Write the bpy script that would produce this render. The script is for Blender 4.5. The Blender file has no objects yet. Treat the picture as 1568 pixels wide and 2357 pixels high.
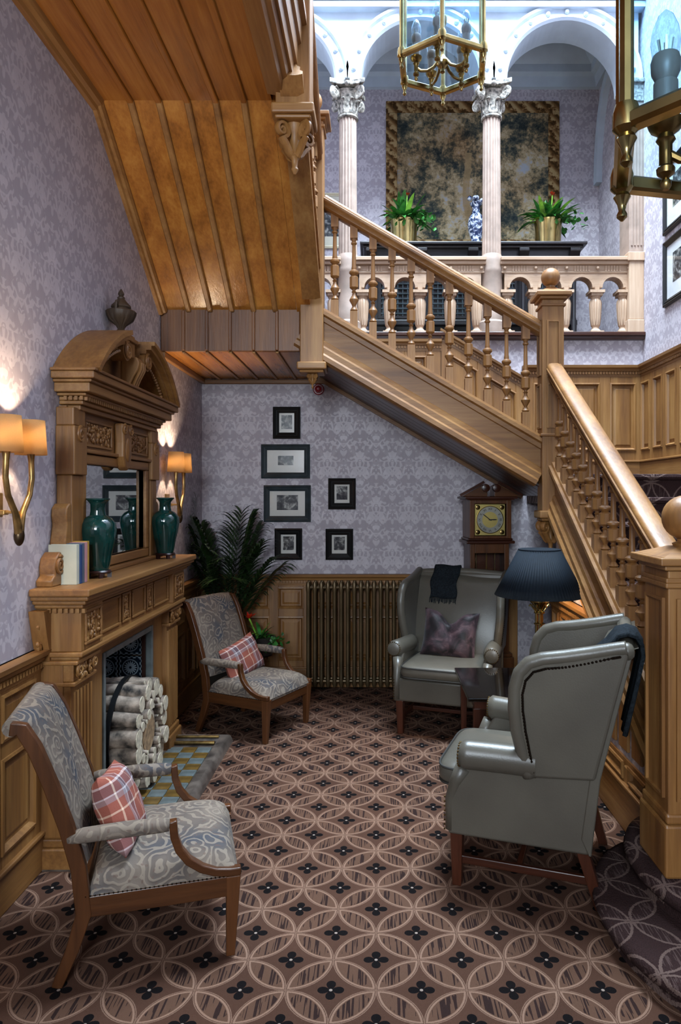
import bpy, bmesh, math, random
from mathutils import Vector, Matrix
R = math.radians
PI = math.pi
random.seed(11)
SC = bpy.context.scene
COL = SC.collection

# ---------------------------------------------------------------- camera
cam = bpy.data.cameras.new('camera')
cam.sensor_fit = 'VERTICAL'; cam.sensor_height = 36.0; cam.sensor_width = 24.0
cam.lens = 1600 / 2357 * 36
cam.shift_x = -82 / 2357; cam.shift_y = -38.5 / 2357
cam.clip_start = 0.05; cam.clip_end = 100
camo = bpy.data.objects.new('camera', cam); COL.objects.link(camo)
camo.location = (0, 0, 1.7); camo.rotation_euler = (R(90), 0, 0)
SC.camera = camo
# ---------------------------------------------------------------- view, world, daylight
vs = SC.view_settings
vs.view_transform = 'Standard'; vs.look = 'None'; vs.gamma = 1.0; vs.use_curve_mapping = False
vs.exposure = 0.1
w = bpy.data.worlds.new('world'); SC.world = w; w.use_nodes = True
bg = w.node_tree.nodes['Background']
bg.inputs['Color'].default_value = (0.62, 0.80, 1.0, 1); bg.inputs['Strength'].default_value = 1.0

def area(name, loc, rot, sx, sy, power, col):
    l = bpy.data.lights.new(name, 'AREA'); l.shape = 'RECTANGLE'; l.size = sx; l.size_y = sy
    l.energy = power; l.color = col
    o = bpy.data.objects.new(name, l); COL.objects.link(o); o.location = loc; o.rotation_euler = rot
    return o
area('skylight_daylight', (1.05, 4.45, 8.42), (0, 0, 0), 2.3, 2.7, 1750, (0.70, 0.86, 1.0))
area('window_daylight', (-0.6, -3.36, 2.98), (R(90), 0, 0), 1.5, 1.6, 310, (0.80, 0.91, 1.0))

# ---------------------------------------------------------------- node helpers
def hexc(h):
    def l(v):
        v /= 255
        return v / 12.92 if v <= 0.04045 else ((v + 0.055) / 1.055) ** 2.4
    return tuple(l(int(h[i:i + 2], 16)) for i in (0, 2, 4)) + (1.0,)

class S:
    """a socket with arithmetic"""
    def __init__(s, nt, k): s.nt = nt; s.k = k
    def _m(s, op, *a):
        n = s.nt.nodes.new('ShaderNodeMath'); n.operation = op
        for i, x in enumerate(a):
            if isinstance(x, S): s.nt.links.new(x.k, n.inputs[i])
            else: n.inputs[i].default_value = x
        return S(s.nt, n.outputs[0])
    def __add__(s, o): return s._m('ADD', s, o)
    def __radd__(s, o): return s._m('ADD', o, s)
    def __sub__(s, o): return s._m('SUBTRACT', s, o)
    def __rsub__(s, o): return s._m('SUBTRACT', o, s)
    def __mul__(s, o): return s._m('MULTIPLY', s, o)
    def __rmul__(s, o): return s._m('MULTIPLY', s, o)
    def __truediv__(s, o): return s._m('DIVIDE', s, o)
    def __lt__(s, o): return s._m('LESS_THAN', s, o)
    def __gt__(s, o): return s._m('GREATER_THAN', s, o)
    def abs(s): return s._m('ABSOLUTE', s)
    def fr(s): return s._m('FRACT', s)
    def floor(s): return s._m('FLOOR', s)
    def sin(s): return s._m('SINE', s)
    def cos(s): return s._m('COSINE', s)
    def sqrt(s): return s._m('SQRT', s)
    def pow(s, p): return s._m('POWER', s, p)
    def mod(s, p): return s._m('FLOORED_MODULO', s, p)
    def mx(s, o): return s._m('MAXIMUM', s, o)
    def mn(s, o): return s._m('MINIMUM', s, o)
    def atan2(s, o): return s._m('ARCTAN2', s, o)
    def sm(s, a, b):
        n = s.nt.nodes.new('ShaderNodeMapRange'); n.interpolation_type = 'SMOOTHSTEP'
        s.nt.links.new(s.k, n.inputs[0]); n.inputs[1].default_value = a; n.inputs[2].default_value = b
        return S(s.nt, n.outputs[0])

class MT:
    def __init__(s, name, rough=0.5, metal=0.0, spec=0.5, col=None):
        s.mat = bpy.data.materials.new(name); s.mat.use_nodes = True
        s.nt = s.mat.node_tree; s.b = s.nt.nodes['Principled BSDF']
        s.b.inputs['Roughness'].default_value = rough; s.b.inputs['Metallic'].default_value = metal
        s.b.inputs['Specular IOR Level'].default_value = spec
        if col: s.b.inputs['Base Color'].default_value = hexc(col)
    def L(s, a, b): s.nt.links.new(a.k if isinstance(a, S) else a, b)
    def co(s):
        n = s.nt.nodes.new('ShaderNodeTexCoord'); return n.outputs['Object']
    def xyz(s, v=None):
        n = s.nt.nodes.new('ShaderNodeSeparateXYZ'); s.L(v or s.co(), n.inputs[0])
        return [S(s.nt, n.outputs[i]) for i in range(3)]
    def comb(s, x, y, z):
        n = s.nt.nodes.new('ShaderNodeCombineXYZ')
        for i, q in enumerate((x, y, z)):
            if isinstance(q, S): s.L(q, n.inputs[i])
            else: n.inputs[i].default_value = q
        return n.outputs[0]
    def map(s, v, scale=(1, 1, 1), loc=(0, 0, 0), rot=(0, 0, 0)):
        n = s.nt.nodes.new('ShaderNodeMapping'); s.L(v, n.inputs[0])
        n.inputs['Scale'].default_value = scale; n.inputs['Location'].default_value = loc; n.inputs['Rotation'].default_value = rot
        return n.outputs[0]
    def noise(s, v, scale=5, detail=3, rough=0.5, dist=0.0, color=False):
        n = s.nt.nodes.new('ShaderNodeTexNoise'); s.L(v, n.inputs['Vector'])
        n.inputs['Scale'].default_value = scale; n.inputs['Detail'].default_value = detail
        n.inputs['Roughness'].default_value = rough; n.inputs['Distortion'].default_value = dist
        return n.outputs['Color'] if color else S(s.nt, n.outputs[0])
    def voro(s, v, scale=5, feature='F1', out='Distance'):
        n = s.nt.nodes.new('ShaderNodeTexVoronoi'); n.feature = feature; s.L(v, n.inputs['Vector'])
        n.inputs['Scale'].default_value = scale
        return S(s.nt, n.outputs[out]) if out == 'Distance' else n.outputs[out]
    def ramp(s, f, stops, const=False):
        n = s.nt.nodes.new('ShaderNodeValToRGB'); s.L(f, n.inputs[0])
        if const: n.color_ramp.interpolation = 'CONSTANT'
        e = n.color_ramp.elements
        while len(e) < len(stops): e.new(0.5)
        for q, (p, c) in zip(e, stops):
            q.position = p; q.color = hexc(c)
        return n.outputs[0]
    def mix(s, f, a, b, mode='MIX'):
        n = s.nt.nodes.new('ShaderNodeMix'); n.data_type = 'RGBA'; n.blend_type = mode
        ins = [i for i in n.inputs if i.enabled]
        for i, q in zip(ins, (f, a, b)):
            if isinstance(q, S): s.L(q, i)
            elif isinstance(q, str): i.default_value = hexc(q)
            elif isinstance(q, (int, float)): i.default_value = q
            else: s.L(q, i)
        return [o for o in n.outputs if o.enabled][0]
    def base(s, k): s.L(k, s.b.inputs['Base Color']); return s
    def bump(s, f, d=0.01, st=0.5):
        n = s.nt.nodes.new('ShaderNodeBump'); s.L(f, n.inputs['Height'])
        n.inputs['Distance'].default_value = d; n.inputs['Strength'].default_value = st
        s.L(n.outputs[0], s.b.inputs['Normal']); return s

M = {}
def wood(name, cols, axis, rough=0.47, sc=1.0, spec=0.5):
    m = MT(name, rough, spec=spec); c = m.co()
    st = [9.0, 9.0, 9.0]; st[axis] = 0.55
    st = tuple(q * sc for q in st)
    v = m.map(c, st)
    a = m.noise(v, 1.0, 4, 0.55, 0.4); f = m.noise(v, 7.0, 3, 0.6)
    big = m.noise(c, 1.7, 2)
    k = a * 0.62 + f * 0.28 + big * 0.22
    m.base(m.ramp(k, [(0.36, cols[0]), (0.55, cols[1]), (0.74, cols[2])]))
    m.bump(f, 0.004, 0.25)
    M[name] = m.mat
OAK = ('5d391c', '81572b', '9b7140')
for i, a in enumerate('xyz'):
    wood('oak_' + a, OAK, i)
    wood('oakgloss_' + a, ('6c3d16', '985f25', 'b37a36'), i, 0.27)
    wood('darkoak_' + a, ('472710', '683d19', '825326'), i, 0.45)
    wood('mahog_' + a, ('24100a', '3c1c10', '50291a'), i, 0.3)
    wood('walnut_' + a, ('30190c', '4a2a14', '60391e'), i, 0.32)
    wood('ebony_' + a, ('0c0a0b', '171316', '241e20'), i, 0.35)
    wood('urnwood_' + a, ('261c14', '3a2b1e', '4c3a28'), i, 0.5)
    wood('limed_' + a, ('8a6a52', 'a88b72', 'bfa48c'), i, 0.5)

def carpet(name):
    m = MT(name, 0.95, spec=0.1); x, y, z = m.xyz()
    a = 0.2205; q = 1 / (a * math.sqrt(2))
    yy = y - 2.544
    u = (x + yy) * q; v = (yy - x) * q
    fu = (u + 0.5).fr() - 0.5; fv = (v + 0.5).fr() - 0.5
    au = fu.abs(); av = fv.abs()
    mx = au.mx(av); mn = au.mn(av)
    d2 = ((1 - mx).pow(2) + mn * mn).sqrt()
    e = 0.7071 - d2
    nz = m.noise(m.co(), 260, 2, 0.6)
    e = e + (nz - 0.5) * 0.016
    line = (e > -0.006) * (e < 0.010) * 0.7 + (e > 0.020) * (e < 0.052)
    inner = e > 0.052
    st = m.noise(m.comb(x * 120, y * 5, 0.0), 1.0, 1, 0.4)
    hat = (st > 0.54) * (e > 0.066) * (mn < 0.30) * 0.85
    # flower
    dx = (fu - fv) * (a / math.sqrt(2)); dy = (fu + fv) * (a / math.sqrt(2))
    r = (dx * dx + dy * dy).sqrt(); th = dy.atan2(dx)
    c2 = (th * 2).cos().abs()
    pet = (r < (0.005 + 0.041 * c2.pow(0.55))) * (r > 0.006)
    pile = m.noise(m.co(), 420, 2, 0.7); big = m.noise(m.co(), 1.3, 3)
    ground = m.ramp(pile * 0.5 + big * 0.5, [(0.3, '3c281f'), (0.7, '52382c')])
    col = m.mix(inner * 0.35, ground, '6b5040')
    col = m.mix(hat, col, '1d1214')
    col = m.mix(line, col, '7e6252')
    col = m.mix(pet, col, '0d090a')
    col = m.mix(r < 0.006, col, '8a7a70')
    m.base(col); m.bump(pile, 0.004, 0.6)
    M[name] = m.mat
carpet('carpet')
def stair_carpet():
    m = MT('stair_carpet', 0.95, spec=0.1); x, y, z = m.xyz()
    a = 0.2; q = 1 / (a * math.sqrt(2)); yy = y + z * 0.9
    u = (x + yy) * q; v = (yy - x) * q
    fu = (u + 0.5).fr() - 0.5; fv = (v + 0.5).fr() - 0.5
    mx = fu.abs().mx(fv.abs()); mn = fu.abs().mn(fv.abs())
    nz = m.noise(m.co(), 120, 2, 0.6)
    e = 0.7071 - ((1 - mx).pow(2) + mn * mn).sqrt() + (nz - 0.5) * 0.05
    line = (e > 0.0) * (e < 0.05)
    g = m.ramp(m.noise(m.co(), 300, 2), [(0.3, '261a19'), (0.7, '382726')])
    hat = (m.noise(m.comb(x * 150, yy * 9, 0.0), 1.0, 1) > 0.56) * (e > 0.05)
    m.base(m.mix(line, m.mix(hat, g, '4a3a37'), '5f4d47')); m.bump(nz, 0.006, 0.8); M['stair_carpet'] = m.mat
stair_carpet()

def paper(name, ax, g='a39ba2', h='cac3c9', w=0.29, hh=0.40):
    m = MT(name, 0.62, spec=0.3); p = m.xyz(); u = p[ax] / w; z = p[2] / hh
    row = z.floor(); u2 = u + row.mod(2.0) * 0.5
    fu = (u2.fr() - 0.5).abs(); fz = z.fr()
    ogee = (fu * 2 - (0.5 + 0.42 * (fz * 2 * PI).cos())).abs()
    v = m.comb(fu * 5.0, fz * 6.0, 2.7)
    sw = m.noise(v, 1.0, 1.6, 0.5, 1.2)
    scroll = ((sw * 13).sin() * 0.5 + 0.5).sm(0.40, 0.80)
    band = ogee.sm(0.26, 0.08)
    mask = (scroll * 0.8 + band * 0.22).mn(1.0)
    worn = m.noise(m.co(), 1.1, 3); silk = m.noise(m.map(m.co(), (60, 60, 4)), 1.0, 2)
    f = (mask * 0.8 * (worn * 0.9 + 0.45)).mn(1.0)
    c = m.mix(f, g, h)
    c = m.mix(silk * 0.22, c, '6f6870')
    m.base(c); m.bump(mask, 0.001, 0.2)
    m.L(mask * -0.18 + 0.66, m.b.inputs['Roughness'])
    M[name] = m.mat
paper('paper_y', 1); paper('paper_x', 0)

def flat(name, col, rough=0.5, metal=0.0, spec=0.5, var=0.08, sc=6.0, bump=0.0, bs=60):
    m = MT(name, rough, metal, spec); c = m.co(); n = m.noise(c, sc, 3)
    r_, g_, b_ = (int(col[i:i + 2], 16) for i in (0, 2, 4))
    lo = ''.join('%02x' % max(0, int(q * (1 - var * 1.6))) for q in (r_, g_, b_))
    hi = ''.join('%02x' % min(255, int(q * (1 + var * 1.6))) for q in (r_, g_, b_))
    m.base(m.ramp(n, [(0.3, lo), (0.7, hi)]))
    if bump: m.bump(m.noise(c, bs, 3), 0.004, bump)
    M[name] = m.mat; return m
flat('leather', '524d44', 0.36, spec=0.5, var=0.05, sc=3, bump=0.12, bs=140)
flat('leather_dark', '4c4a45', 0.45, var=0.05)
flat('piping', '2b2926', 0.5)
flat('brass', 'a3905e', 0.22, 1.0, var=0.10, sc=9)
flat('brass_old', '7f6a42', 0.30, 1.0, var=0.12, sc=20)
flat('bronze', '5a4a38', 0.34, 1.0, var=0.1)
flat('iron', '0f0f11', 0.5, 0.4)
flat('nail', '241c14', 0.35, 0.8)
flat('blackframe', '0e0f10', 0.35, var=0.1)
flat('slateframe', '2b3438', 0.28, var=0.12, sc=14)
flat('mount', 'cfc9bb', 0.8, var=0.02)
flat('cream', 'd8cfb4', 0.8, var=0.03)
flat('plaster', 'b4bfca', 0.6, var=0.02)
flat('ceilpaint', '9d949c', 0.7, var=0.03)
flat('stone', '8d796c', 0.6, var=0.06, sc=10)
flat('capital', '625d56', 0.55, var=0.45, sc=40, bump=0.5, bs=60)
flat('marble', '4d443e', 0.3, var=0.25, sc=12)
flat('glaze', '0a2e2a', 0.08, spec=0.7, var=0.18, sc=12)
flat('rosewood', '26100d', 0.3)
flat('shade_navy', '0b141d', 0.8, spec=0.2, var=0.08, sc=80)
flat('throw', '191e22', 0.95, spec=0.1, var=0.2, sc=90, bump=0.6, bs=220)
flat('birch', '6b6056', 0.85, var=0.45, sc=16, bump=1.0, bs=36)
flat('logend', 'c2b69e', 0.8, var=0.10, sc=40)
flat('logface', '94795a', 0.8, var=0.15, sc=30); flat('tile_amber', '5e4722', 0.3, var=0.15, sc=18)
flat('tile_grey', '5c6362', 0.3, var=0.10, sc=18)
flat('tile_brown', '3a2018', 0.3, var=0.1)
flat('radiator', '5a4a33', 0.38, 0.55, var=0.1)
flat('firebox', '0b0a0a', 0.8)
flat('leaf', '285c24', 0.4, var=0.35, sc=14)
flat('leaf_dark', '1a2a12', 0.45, var=0.4, sc=16)
flat('leaf_lime', '6f9a35', 0.4, var=0.25, sc=14)
flat('red', 'c22a14', 0.4, var=0.15, sc=30)
flat('pot', '2a2622', 0.5)
flat('alarm', '7d0f1c', 0.25)
flat('white', 'e8e6e0', 0.4, var=0.02)
flat('page', 'd9d2bf', 0.9, var=0.03)
flat('book_teal', 'b3b3a2', 0.7, var=0.05)
flat('book_blue', '203a66', 0.6); flat('book_ochre', 'a8812f', 0.6); flat('book_pink', 'a9787a', 0.7); flat('book_slate', '4d5561', 0.7)
flat('gloss_top', '0d0908', 0.06, spec=0.8, var=0.1); flat('dial', 'c9b46c', 0.35, 0.5, var=0.05); flat('silver', 'a9a79c', 0.3, 0.35); flat('ink', '14110f', 0.5)
flat('sconce', '9a7a4a', 0.3, 0.85, var=0.15, sc=20)
flat('ivory', '6b6660', 0.4, var=0.05)

def paisley():
    m = MT('paisley', 0.85, spec=0.2); c = m.co()
    w = m.noise(c, 5.0, 2, 0.5, 0.6, color=True)
    v = m.nt.nodes.new('ShaderNodeVectorMath'); v.operation = 'MULTIPLY_ADD'
    m.L(w, v.inputs[0]); v.inputs[1].default_value = (0.16, 0.16, 0.16); m.L(c, v.inputs[2])
    d = m.voro(v.outputs[0], 10.0)
    rings = (d * 27 + m.noise(c, 24, 2) * 5).sin()
    big = m.noise(c, 4.5, 2)
    bl = m.ramp(big, [(0.40, '6c6056'), (0.52, '584f49'), (0.66, '3e4046')])
    li = (rings > 0.45)
    col = m.mix(li * 0.6, bl, '877a6c')
    fine = m.voro(v.outputs[0], 42.0)
    col = m.mix((fine < 0.22) * 0.6, col, '5d4a42')
    m.base(col); m.bump(rings, 0.002, 0.3); M['paisley'] = m.mat
paisley()
def tartan():
    m = MT('tartan', 0.9, spec=0.15); x, y, z = m.xyz()
    def stripes(t):
        f = (t / 0.19).fr()
        return m.ramp(f, [(0.0, '8c4f42'), (0.26, '8c4f42'), (0.27, 'd9b9a0'), (0.31, '8c4f42'), (0.50, '8a7f83'), (0.60, 'c9c2c4'), (0.63, '5e4a50'), (0.80, '5e4a50'), (0.82, 'cfc0bd'), (0.86, '8c4f42')], True)
    tw = ((x + z) * 900).sin() > 0
    col = m.mix(tw * 0.0 + 0.5, stripes(x + 0.03), stripes(z + 0.05))
    m.base(col); m.bump(m.noise(m.co(), 260, 2), 0.002, 0.4); M['tartan'] = m.mat
tartan()
def velvet():
    m = MT('velvet', 0.55, spec=0.3); n = m.noise(m.co(), 9, 4, 0.6, 0.8)
    m.base(m.ramp(n, [(0.40, '150d10'), (0.52, '38262b'), (0.68, '5f484b')]))
    m.b.inputs['Sheen Weight'].default_value = 0.12; M['velvet'] = m.mat
velvet()
def glassy(name, tint, fac=0.12, rough=0.02):
    m = MT(name); nt = m.nt; out = nt.nodes['Material Output']
    t = nt.nodes.new('ShaderNodeBsdfTransparent'); t.inputs[0].default_value = tint
    g = nt.nodes.new('ShaderNodeBsdfGlossy'); g.inputs['Roughness'].default_value = rough
    f = nt.nodes.new('ShaderNodeFresnel'); f.inputs[0].default_value = 1.5
    mx = nt.nodes.new('ShaderNodeMixShader')
    ge = nt.nodes.new('ShaderNodeNewGeometry')
    k = (S(nt, f.outputs[0]) * 0.9 + fac) * (1 - S(nt, ge.outputs['Backfacing']))
    nt.links.new(k.k, mx.inputs[0]); nt.links.new(t.outputs[0], mx.inputs[1]); nt.links.new(g.outputs[0], mx.inputs[2])
    nt.links.new(mx.outputs[0], out.inputs[0]); M[name] = m.mat
glassy('glass', (0.82, 0.935, 1.0, 1), 0.02)
glassy('bulbglass', (0.80, 0.86, 0.9, 1), 0.10)
glassy('clearglass', (0.97, 0.98, 0.98, 1), 0.03)
glassy('pictureglass', (0.97, 0.98, 1.0, 1), 0.03)
MT('mirror', 0.02, 1.0, col='c9cdcf'); M['mirror'] = bpy.data.materials['mirror']
def lampshade(name, col, glow):
    m = MT(name); nt = m.nt; out = nt.nodes['Material Output']
    d = nt.nodes.new('ShaderNodeBsdfDiffuse'); d.inputs[0].default_value = hexc(col)
    t = nt.nodes.new('ShaderNodeBsdfTranslucent'); t.inputs[0].default_value = hexc(glow)
    n = m.noise(m.map(m.co(), (300, 300, 300)), 1.0, 2)
    mx = nt.nodes.new('ShaderNodeMixShader'); nt.links.new((n * 0.2 + 0.35).k, mx.inputs[0])
    nt.links.new(d.outputs[0], mx.inputs[1]); nt.links.new(t.outputs[0], mx.inputs[2]); nt.links.new(mx.outputs[0], out.inputs[0])
    M[name] = m.mat
lampshade('shade_silk', 'b89468', 'ead0a6')
def bulb(name, col, st):
    m = MT(name); m.b.inputs['Emission Color'].default_value = col; m.b.inputs['Emission Strength'].default_value = st; M[name] = m.mat
bulb('bulb_on', (1, 0.70, 0.40, 1), 12.0)
def bluetile():
    m = MT('bluetile', 0.15, spec=0.6); x, y, z = m.xyz()
    r = (x * x + z * z).sqrt(); th = z.atan2(x)
    pet = (r < 0.022 + 0.02 * (th * 8).cos().abs()) * (r > 0.008)
    ring = (r > 0.046) * (r < 0.052)
    mxx = x.abs().mx(z.abs())
    ed = (mxx > 0.058) * (mxx < 0.071)
    ch = (((x * 190).sin() * (z * 190).sin()) > 0.0) * ed
    k = (pet + ring + ch).mn(1.0)
    m.base(m.mix(k, '10202f', '8d9aa0')); M['bluetile'] = m.mat
bluetile()
def tapestry():
    m = MT('tapestry', 0.9, spec=0.1); x, y, z = m.xyz(); c = m.co()
    blob = m.noise(m.comb(x, 0.0, z), 3.0, 9, 0.72, 0.15); leaf = m.voro(m.comb(x, 0.0, z), 34.0)
    fine = m.noise(m.comb(x, 2.0, z), 26.0, 5, 0.7)
    k = blob * 0.80 + fine * 0.28 - 0.03
    col = m.ramp(k, [(0.36, '1a2126'), (0.43, '2d3535'), (0.48, '525245'), (0.52, '85765a'), (0.57, 'a89878'), (0.64, '9aa0a8')])
    warm = m.noise(m.comb(x, 5.0, z), 2.0, 2)
    col = m.mix((warm - 0.45) * 1.6, col, '8a6540', 'OVERLAY')
    tr = (x + 0.06 - (z * 5.0).sin() * 0.05 + z * 0.14).abs()
    trunk = (tr < 0.035) * (z > -0.55) * (z < 0.25)
    col = m.mix(trunk * 0.75, col, '8f7a58')
    th = m.noise(m.map(c, (400, 400, 400)), 1.0, 1)
    m.base(m.mix(th * 0.25, col, '1a1714')); M['tapestry'] = m.mat
    b = MT('tapborder', 0.9, spec=0.1); x, y, z = b.xyz(); n = b.noise(b.co(), 22, 3)
    tw = ((x + z) * 46 + n * 9).sin()
    b.base(b.ramp(tw * 0.12 + n, [(0.35, '3a2814'), (0.5, '6a4d2c'), (0.65, '97805a')])); M['tapborder'] = b.mat
tapestry()
def engraving(name, k, dark='2b2b2b', light='b0aca0', sc=9):
    m = MT(name, 0.8, spec=0.1); v = m.map(m.co(), (1, 1, 1), (k, k * 2.3, k * 0.7)); n = m.noise(v, sc, 4, 0.6, 0.5)
    m.base(m.ramp(n, [(0.38, dark), (0.52, '555350'), (0.66, light)])); M[name] = m.mat
for i in range(9): engraving('print_%d' % i, 3.1 * i, sc=22)
def delft():
    m = MT('delft', 0.12, spec=0.6); n = m.noise(m.co(), 26, 3, 0.6, 0.8)
    m.base(m.ramp(n, [(0.42, '1c2a4a'), (0.50, '55678a'), (0.56, 'c9d0d8')])); M['delft'] = m.mat
delft()
# ---------------------------------------------------------------- mesh helpers
class B:
    def __init__(s): s.v = []; s.f = []
    def add(s, v, f, T=None):
        n = len(s.v)
        s.v += [tuple(T @ Vector(p)) for p in v] if T is not None else [tuple(p) for p in v]
        s.f += [tuple(i + n for i in q) for q in f]
        return s
    def box(s, x0, x1, y0, y1, z0, z1, T=None):
        v = [(x0, y0, z0), (x1, y0, z0), (x1, y1, z0), (x0, y1, z0), (x0, y0, z1), (x1, y0, z1), (x1, y1, z1), (x0, y1, z1)]
        return s.add(v, [(0, 3, 2, 1), (4, 5, 6, 7), (0, 1, 5, 4), (1, 2, 6, 5), (2, 3, 7, 6), (3, 0, 4, 7)], T)
    def taper(s, c0, w0, c1, w1, T=None):
        """frustum between two rectangles centred c0, c1 (z differs), half widths w0=(x,y)"""
        v = []
        for c, w_ in ((c0, w0), (c1, w1)):
            v += [(c[0] - w_[0], c[1] - w_[1], c[2]), (c[0] + w_[0], c[1] - w_[1], c[2]), (c[0] + w_[0], c[1] + w_[1], c[2]), (c[0] - w_[0], c[1] + w_[1], c[2])]
        return s.add(v, [(0, 3, 2, 1), (4, 5, 6, 7), (0, 1, 5, 4), (1, 2, 6, 5), (2, 3, 7, 6), (3, 0, 4, 7)], T)
    def lathe(s, prof, c=(0, 0, 0), seg=16, T=None, rot=0.0, g=None, caps=True):
        v = []; f = []; n = len(prof)
        for r, z in prof:
            for k in range(seg):
                a = rot + 2 * PI * k / seg; rr = g(a, r, z) if g else r
                v.append((c[0] + rr * math.cos(a), c[1] + rr * math.sin(a), c[2] + z))
        for i in range(n - 1):
            for k in range(seg):
                k2 = (k + 1) % seg
                f.append((i * seg + k, i * seg + k2, (i + 1) * seg + k2, (i + 1) * seg + k))
        if caps:
            f.append(tuple(range(seg - 1, -1, -1))); f.append(tuple((n - 1) * seg + k for k in range(seg)))
        return s.add(v, f, T)
    def prism(s, pts, ax, a, b, T=None):
        n = len(pts)
        def p(q, t):
            return {'x': (t, q[0], q[1]), 'y': (q[0], t, q[1]), 'z': (q[0], q[1], t)}[ax]
        v = [p(q, a) for q in pts] + [p(q, b) for q in pts]
        f = [tuple(range(n - 1, -1, -1)), tuple(range(n, 2 * n))] + [(i, (i + 1) % n, (i + 1) % n + n, i + n) for i in range(n)]
        return s.add(v, f, T)
    def sweep(s, prof, path, up=(0, 0, 1), closed=False, T=None):
        P = [Vector(p) for p in path]; n = len(P); up = Vector(up); v = []; m = len(prof)
        nseg = n if closed else n - 1
        d = [(P[(i + 1) % n] - P[i]).normalized() for i in range(nseg)]
        for i in range(n):
            if closed: a, b = d[i - 1], d[i]
            else: a, b = d[max(0, i - 1)], d[min(nseg - 1, i)]
            side = a.cross(up).normalized(); u2 = side.cross(a).normalized(); nn = (a + b).normalized()
            for (x, y) in prof:
                q = P[i] + side * x + u2 * y
                den = nn.dot(a)
                t = nn.dot(P[i] - q) / (den if abs(den) > 0.2 else 0.2)
                v.append(q + a * t)
        f = []
        for i in range(nseg):
            j = (i + 1) % n
            for k in range(m):
                k2 = (k + 1) % m
                f.append((i * m + k, i * m + k2, j * m + k2, j * m + k))
        if not closed:
            f.append(tuple(range(m - 1, -1, -1))); f.append(tuple((n - 1) * m + k for k in range(m)))
        return s.add(v, f, T)
    def tube(s, path, r, seg=8, T=None, flat=1.0):
        P = [Vector(p) for p in path]; n = len(P)
        rs = r if isinstance(r, (list, tuple)) else [r] * n
        t0 = (P[1] - P[0]).normalized()
        u = t0.orthogonal().normalized(); v = []
        for i in range(n):
            t = (P[min(i + 1, n - 1)] - P[max(i - 1, 0)]).normalized()
            u = (u - t * u.dot(t)).normalized(); w_ = t.cross(u)
            for k in range(seg):
                a = 2 * PI * k / seg
                v.append(P[i] + (u * math.cos(a) + w_ * math.sin(a) * flat) * rs[i])
        f = [(i * seg + k, i * seg + (k + 1) % seg, (i + 1) * seg + (k + 1) % seg, (i + 1) * seg + k) for i in range(n - 1) for k in range(seg)]
        f.append(tuple(range(seg - 1, -1, -1))); f.append(tuple((n - 1) * seg + k for k in range(seg)))
        return s.add(v, f, T)
    def surf(s, fn, nu, nv, cu=False, T=None):
        v = [fn(i / nu, j / nv) for i in range(nu + (0 if cu else 1)) for j in range(nv + 1)]
        n = nv + 1; tot = nu if cu else nu + 1
        f = [(i * n + j, ((i + 1) % tot) * n + j, ((i + 1) % tot) * n + j + 1, i * n + j + 1) for i in range(nu) for j in range(nv)]
        return s.add(v, f, T)
    def ball(s, c, r, seg=12, rings=8, sc=(1, 1, 1), T=None):
        prof = [(r * math.sin(PI * i / rings), -r * math.cos(PI * i / rings)) for i in range(rings + 1)]
        prof[0] = (r * 0.02, -r); prof[-1] = (r * 0.02, r)
        b = B().lathe(prof, seg=seg)
        return s.add([(p[0] * sc[0] + c[0], p[1] * sc[1] + c[1], p[2] * sc[2] + c[2]) for p in b.v], b.f, T)
    def warp(s, fn): s.v = [tuple(fn(*p)) for p in s.v]; return s

ORG = {}
def obj(b, name, mat, parent=None, smooth=40, bevel=0.0, seg=2, solid=0.0, sub=0, label=None, kind=None, loc=None):
    me = bpy.data.meshes.new(name)
    off = ORG.get(parent.name) if parent is not None else None
    vv = b.v
    if off is not None: vv = [(p[0] - off[0], p[1] - off[1], p[2] - off[2]) for p in vv]
    me.from_pydata(vv, [], b.f)
    bm = bmesh.new(); bm.from_mesh(me); bmesh.ops.recalc_face_normals(bm, faces=bm.faces); bm.to_mesh(me); bm.free()
    me.materials.append(M[mat])
    if smooth:
        me.polygons.foreach_set('use_smooth', [True] * len(me.polygons))
        if smooth < 180: me.set_sharp_from_angle(angle=R(smooth))
    o = bpy.data.objects.new(name, me); COL.objects.link(o)
    if parent is not None:
        o.parent = parent
        if off is not None: ORG[o.name] = off
    if loc is not None: o.location = loc
    if solid:
        m = o.modifiers.new('s', 'SOLIDIFY'); m.thickness = solid; m.offset = 0
    if bevel:
        m = o.modifiers.new('b', 'BEVEL'); m.width = bevel; m.segments = seg; m.limit_method = 'ANGLE'; m.angle_limit = R(35)
        if smooth: m.harden_normals = False
    if sub:
        m = o.modifiers.new('u', 'SUBSURF'); m.levels = sub; m.render_levels = sub
    if label: o['label'] = label
    if kind: o['kind'] = kind
    return o
def proto(b, mat, smooth=40, bevel=0.0, seg=1):
    """a mesh to share between alike parts"""
    o = obj(b, 'shared', mat, None, smooth, bevel, seg); me = o.data
    if bevel:
        dg = bpy.context.evaluated_depsgraph_get(); me = bpy.data.meshes.new_from_object(o.evaluated_get(dg))
    bpy.data.objects.remove(o); return me
def part(name, me, mat, parent, loc=(0, 0, 0), rot=(0, 0, 0), scale=(1, 1, 1)):
    """another object on a shared mesh"""
    o = bpy.data.objects.new(name, me); COL.objects.link(o); o.parent = parent; o.location = loc; o.rotation_euler = rot; o.scale = scale
    off = ORG.get(parent.name)
    if off is not None: o.location = (loc[0] - off[0], loc[1] - off[1], loc[2] - off[2])
    return o
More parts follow.
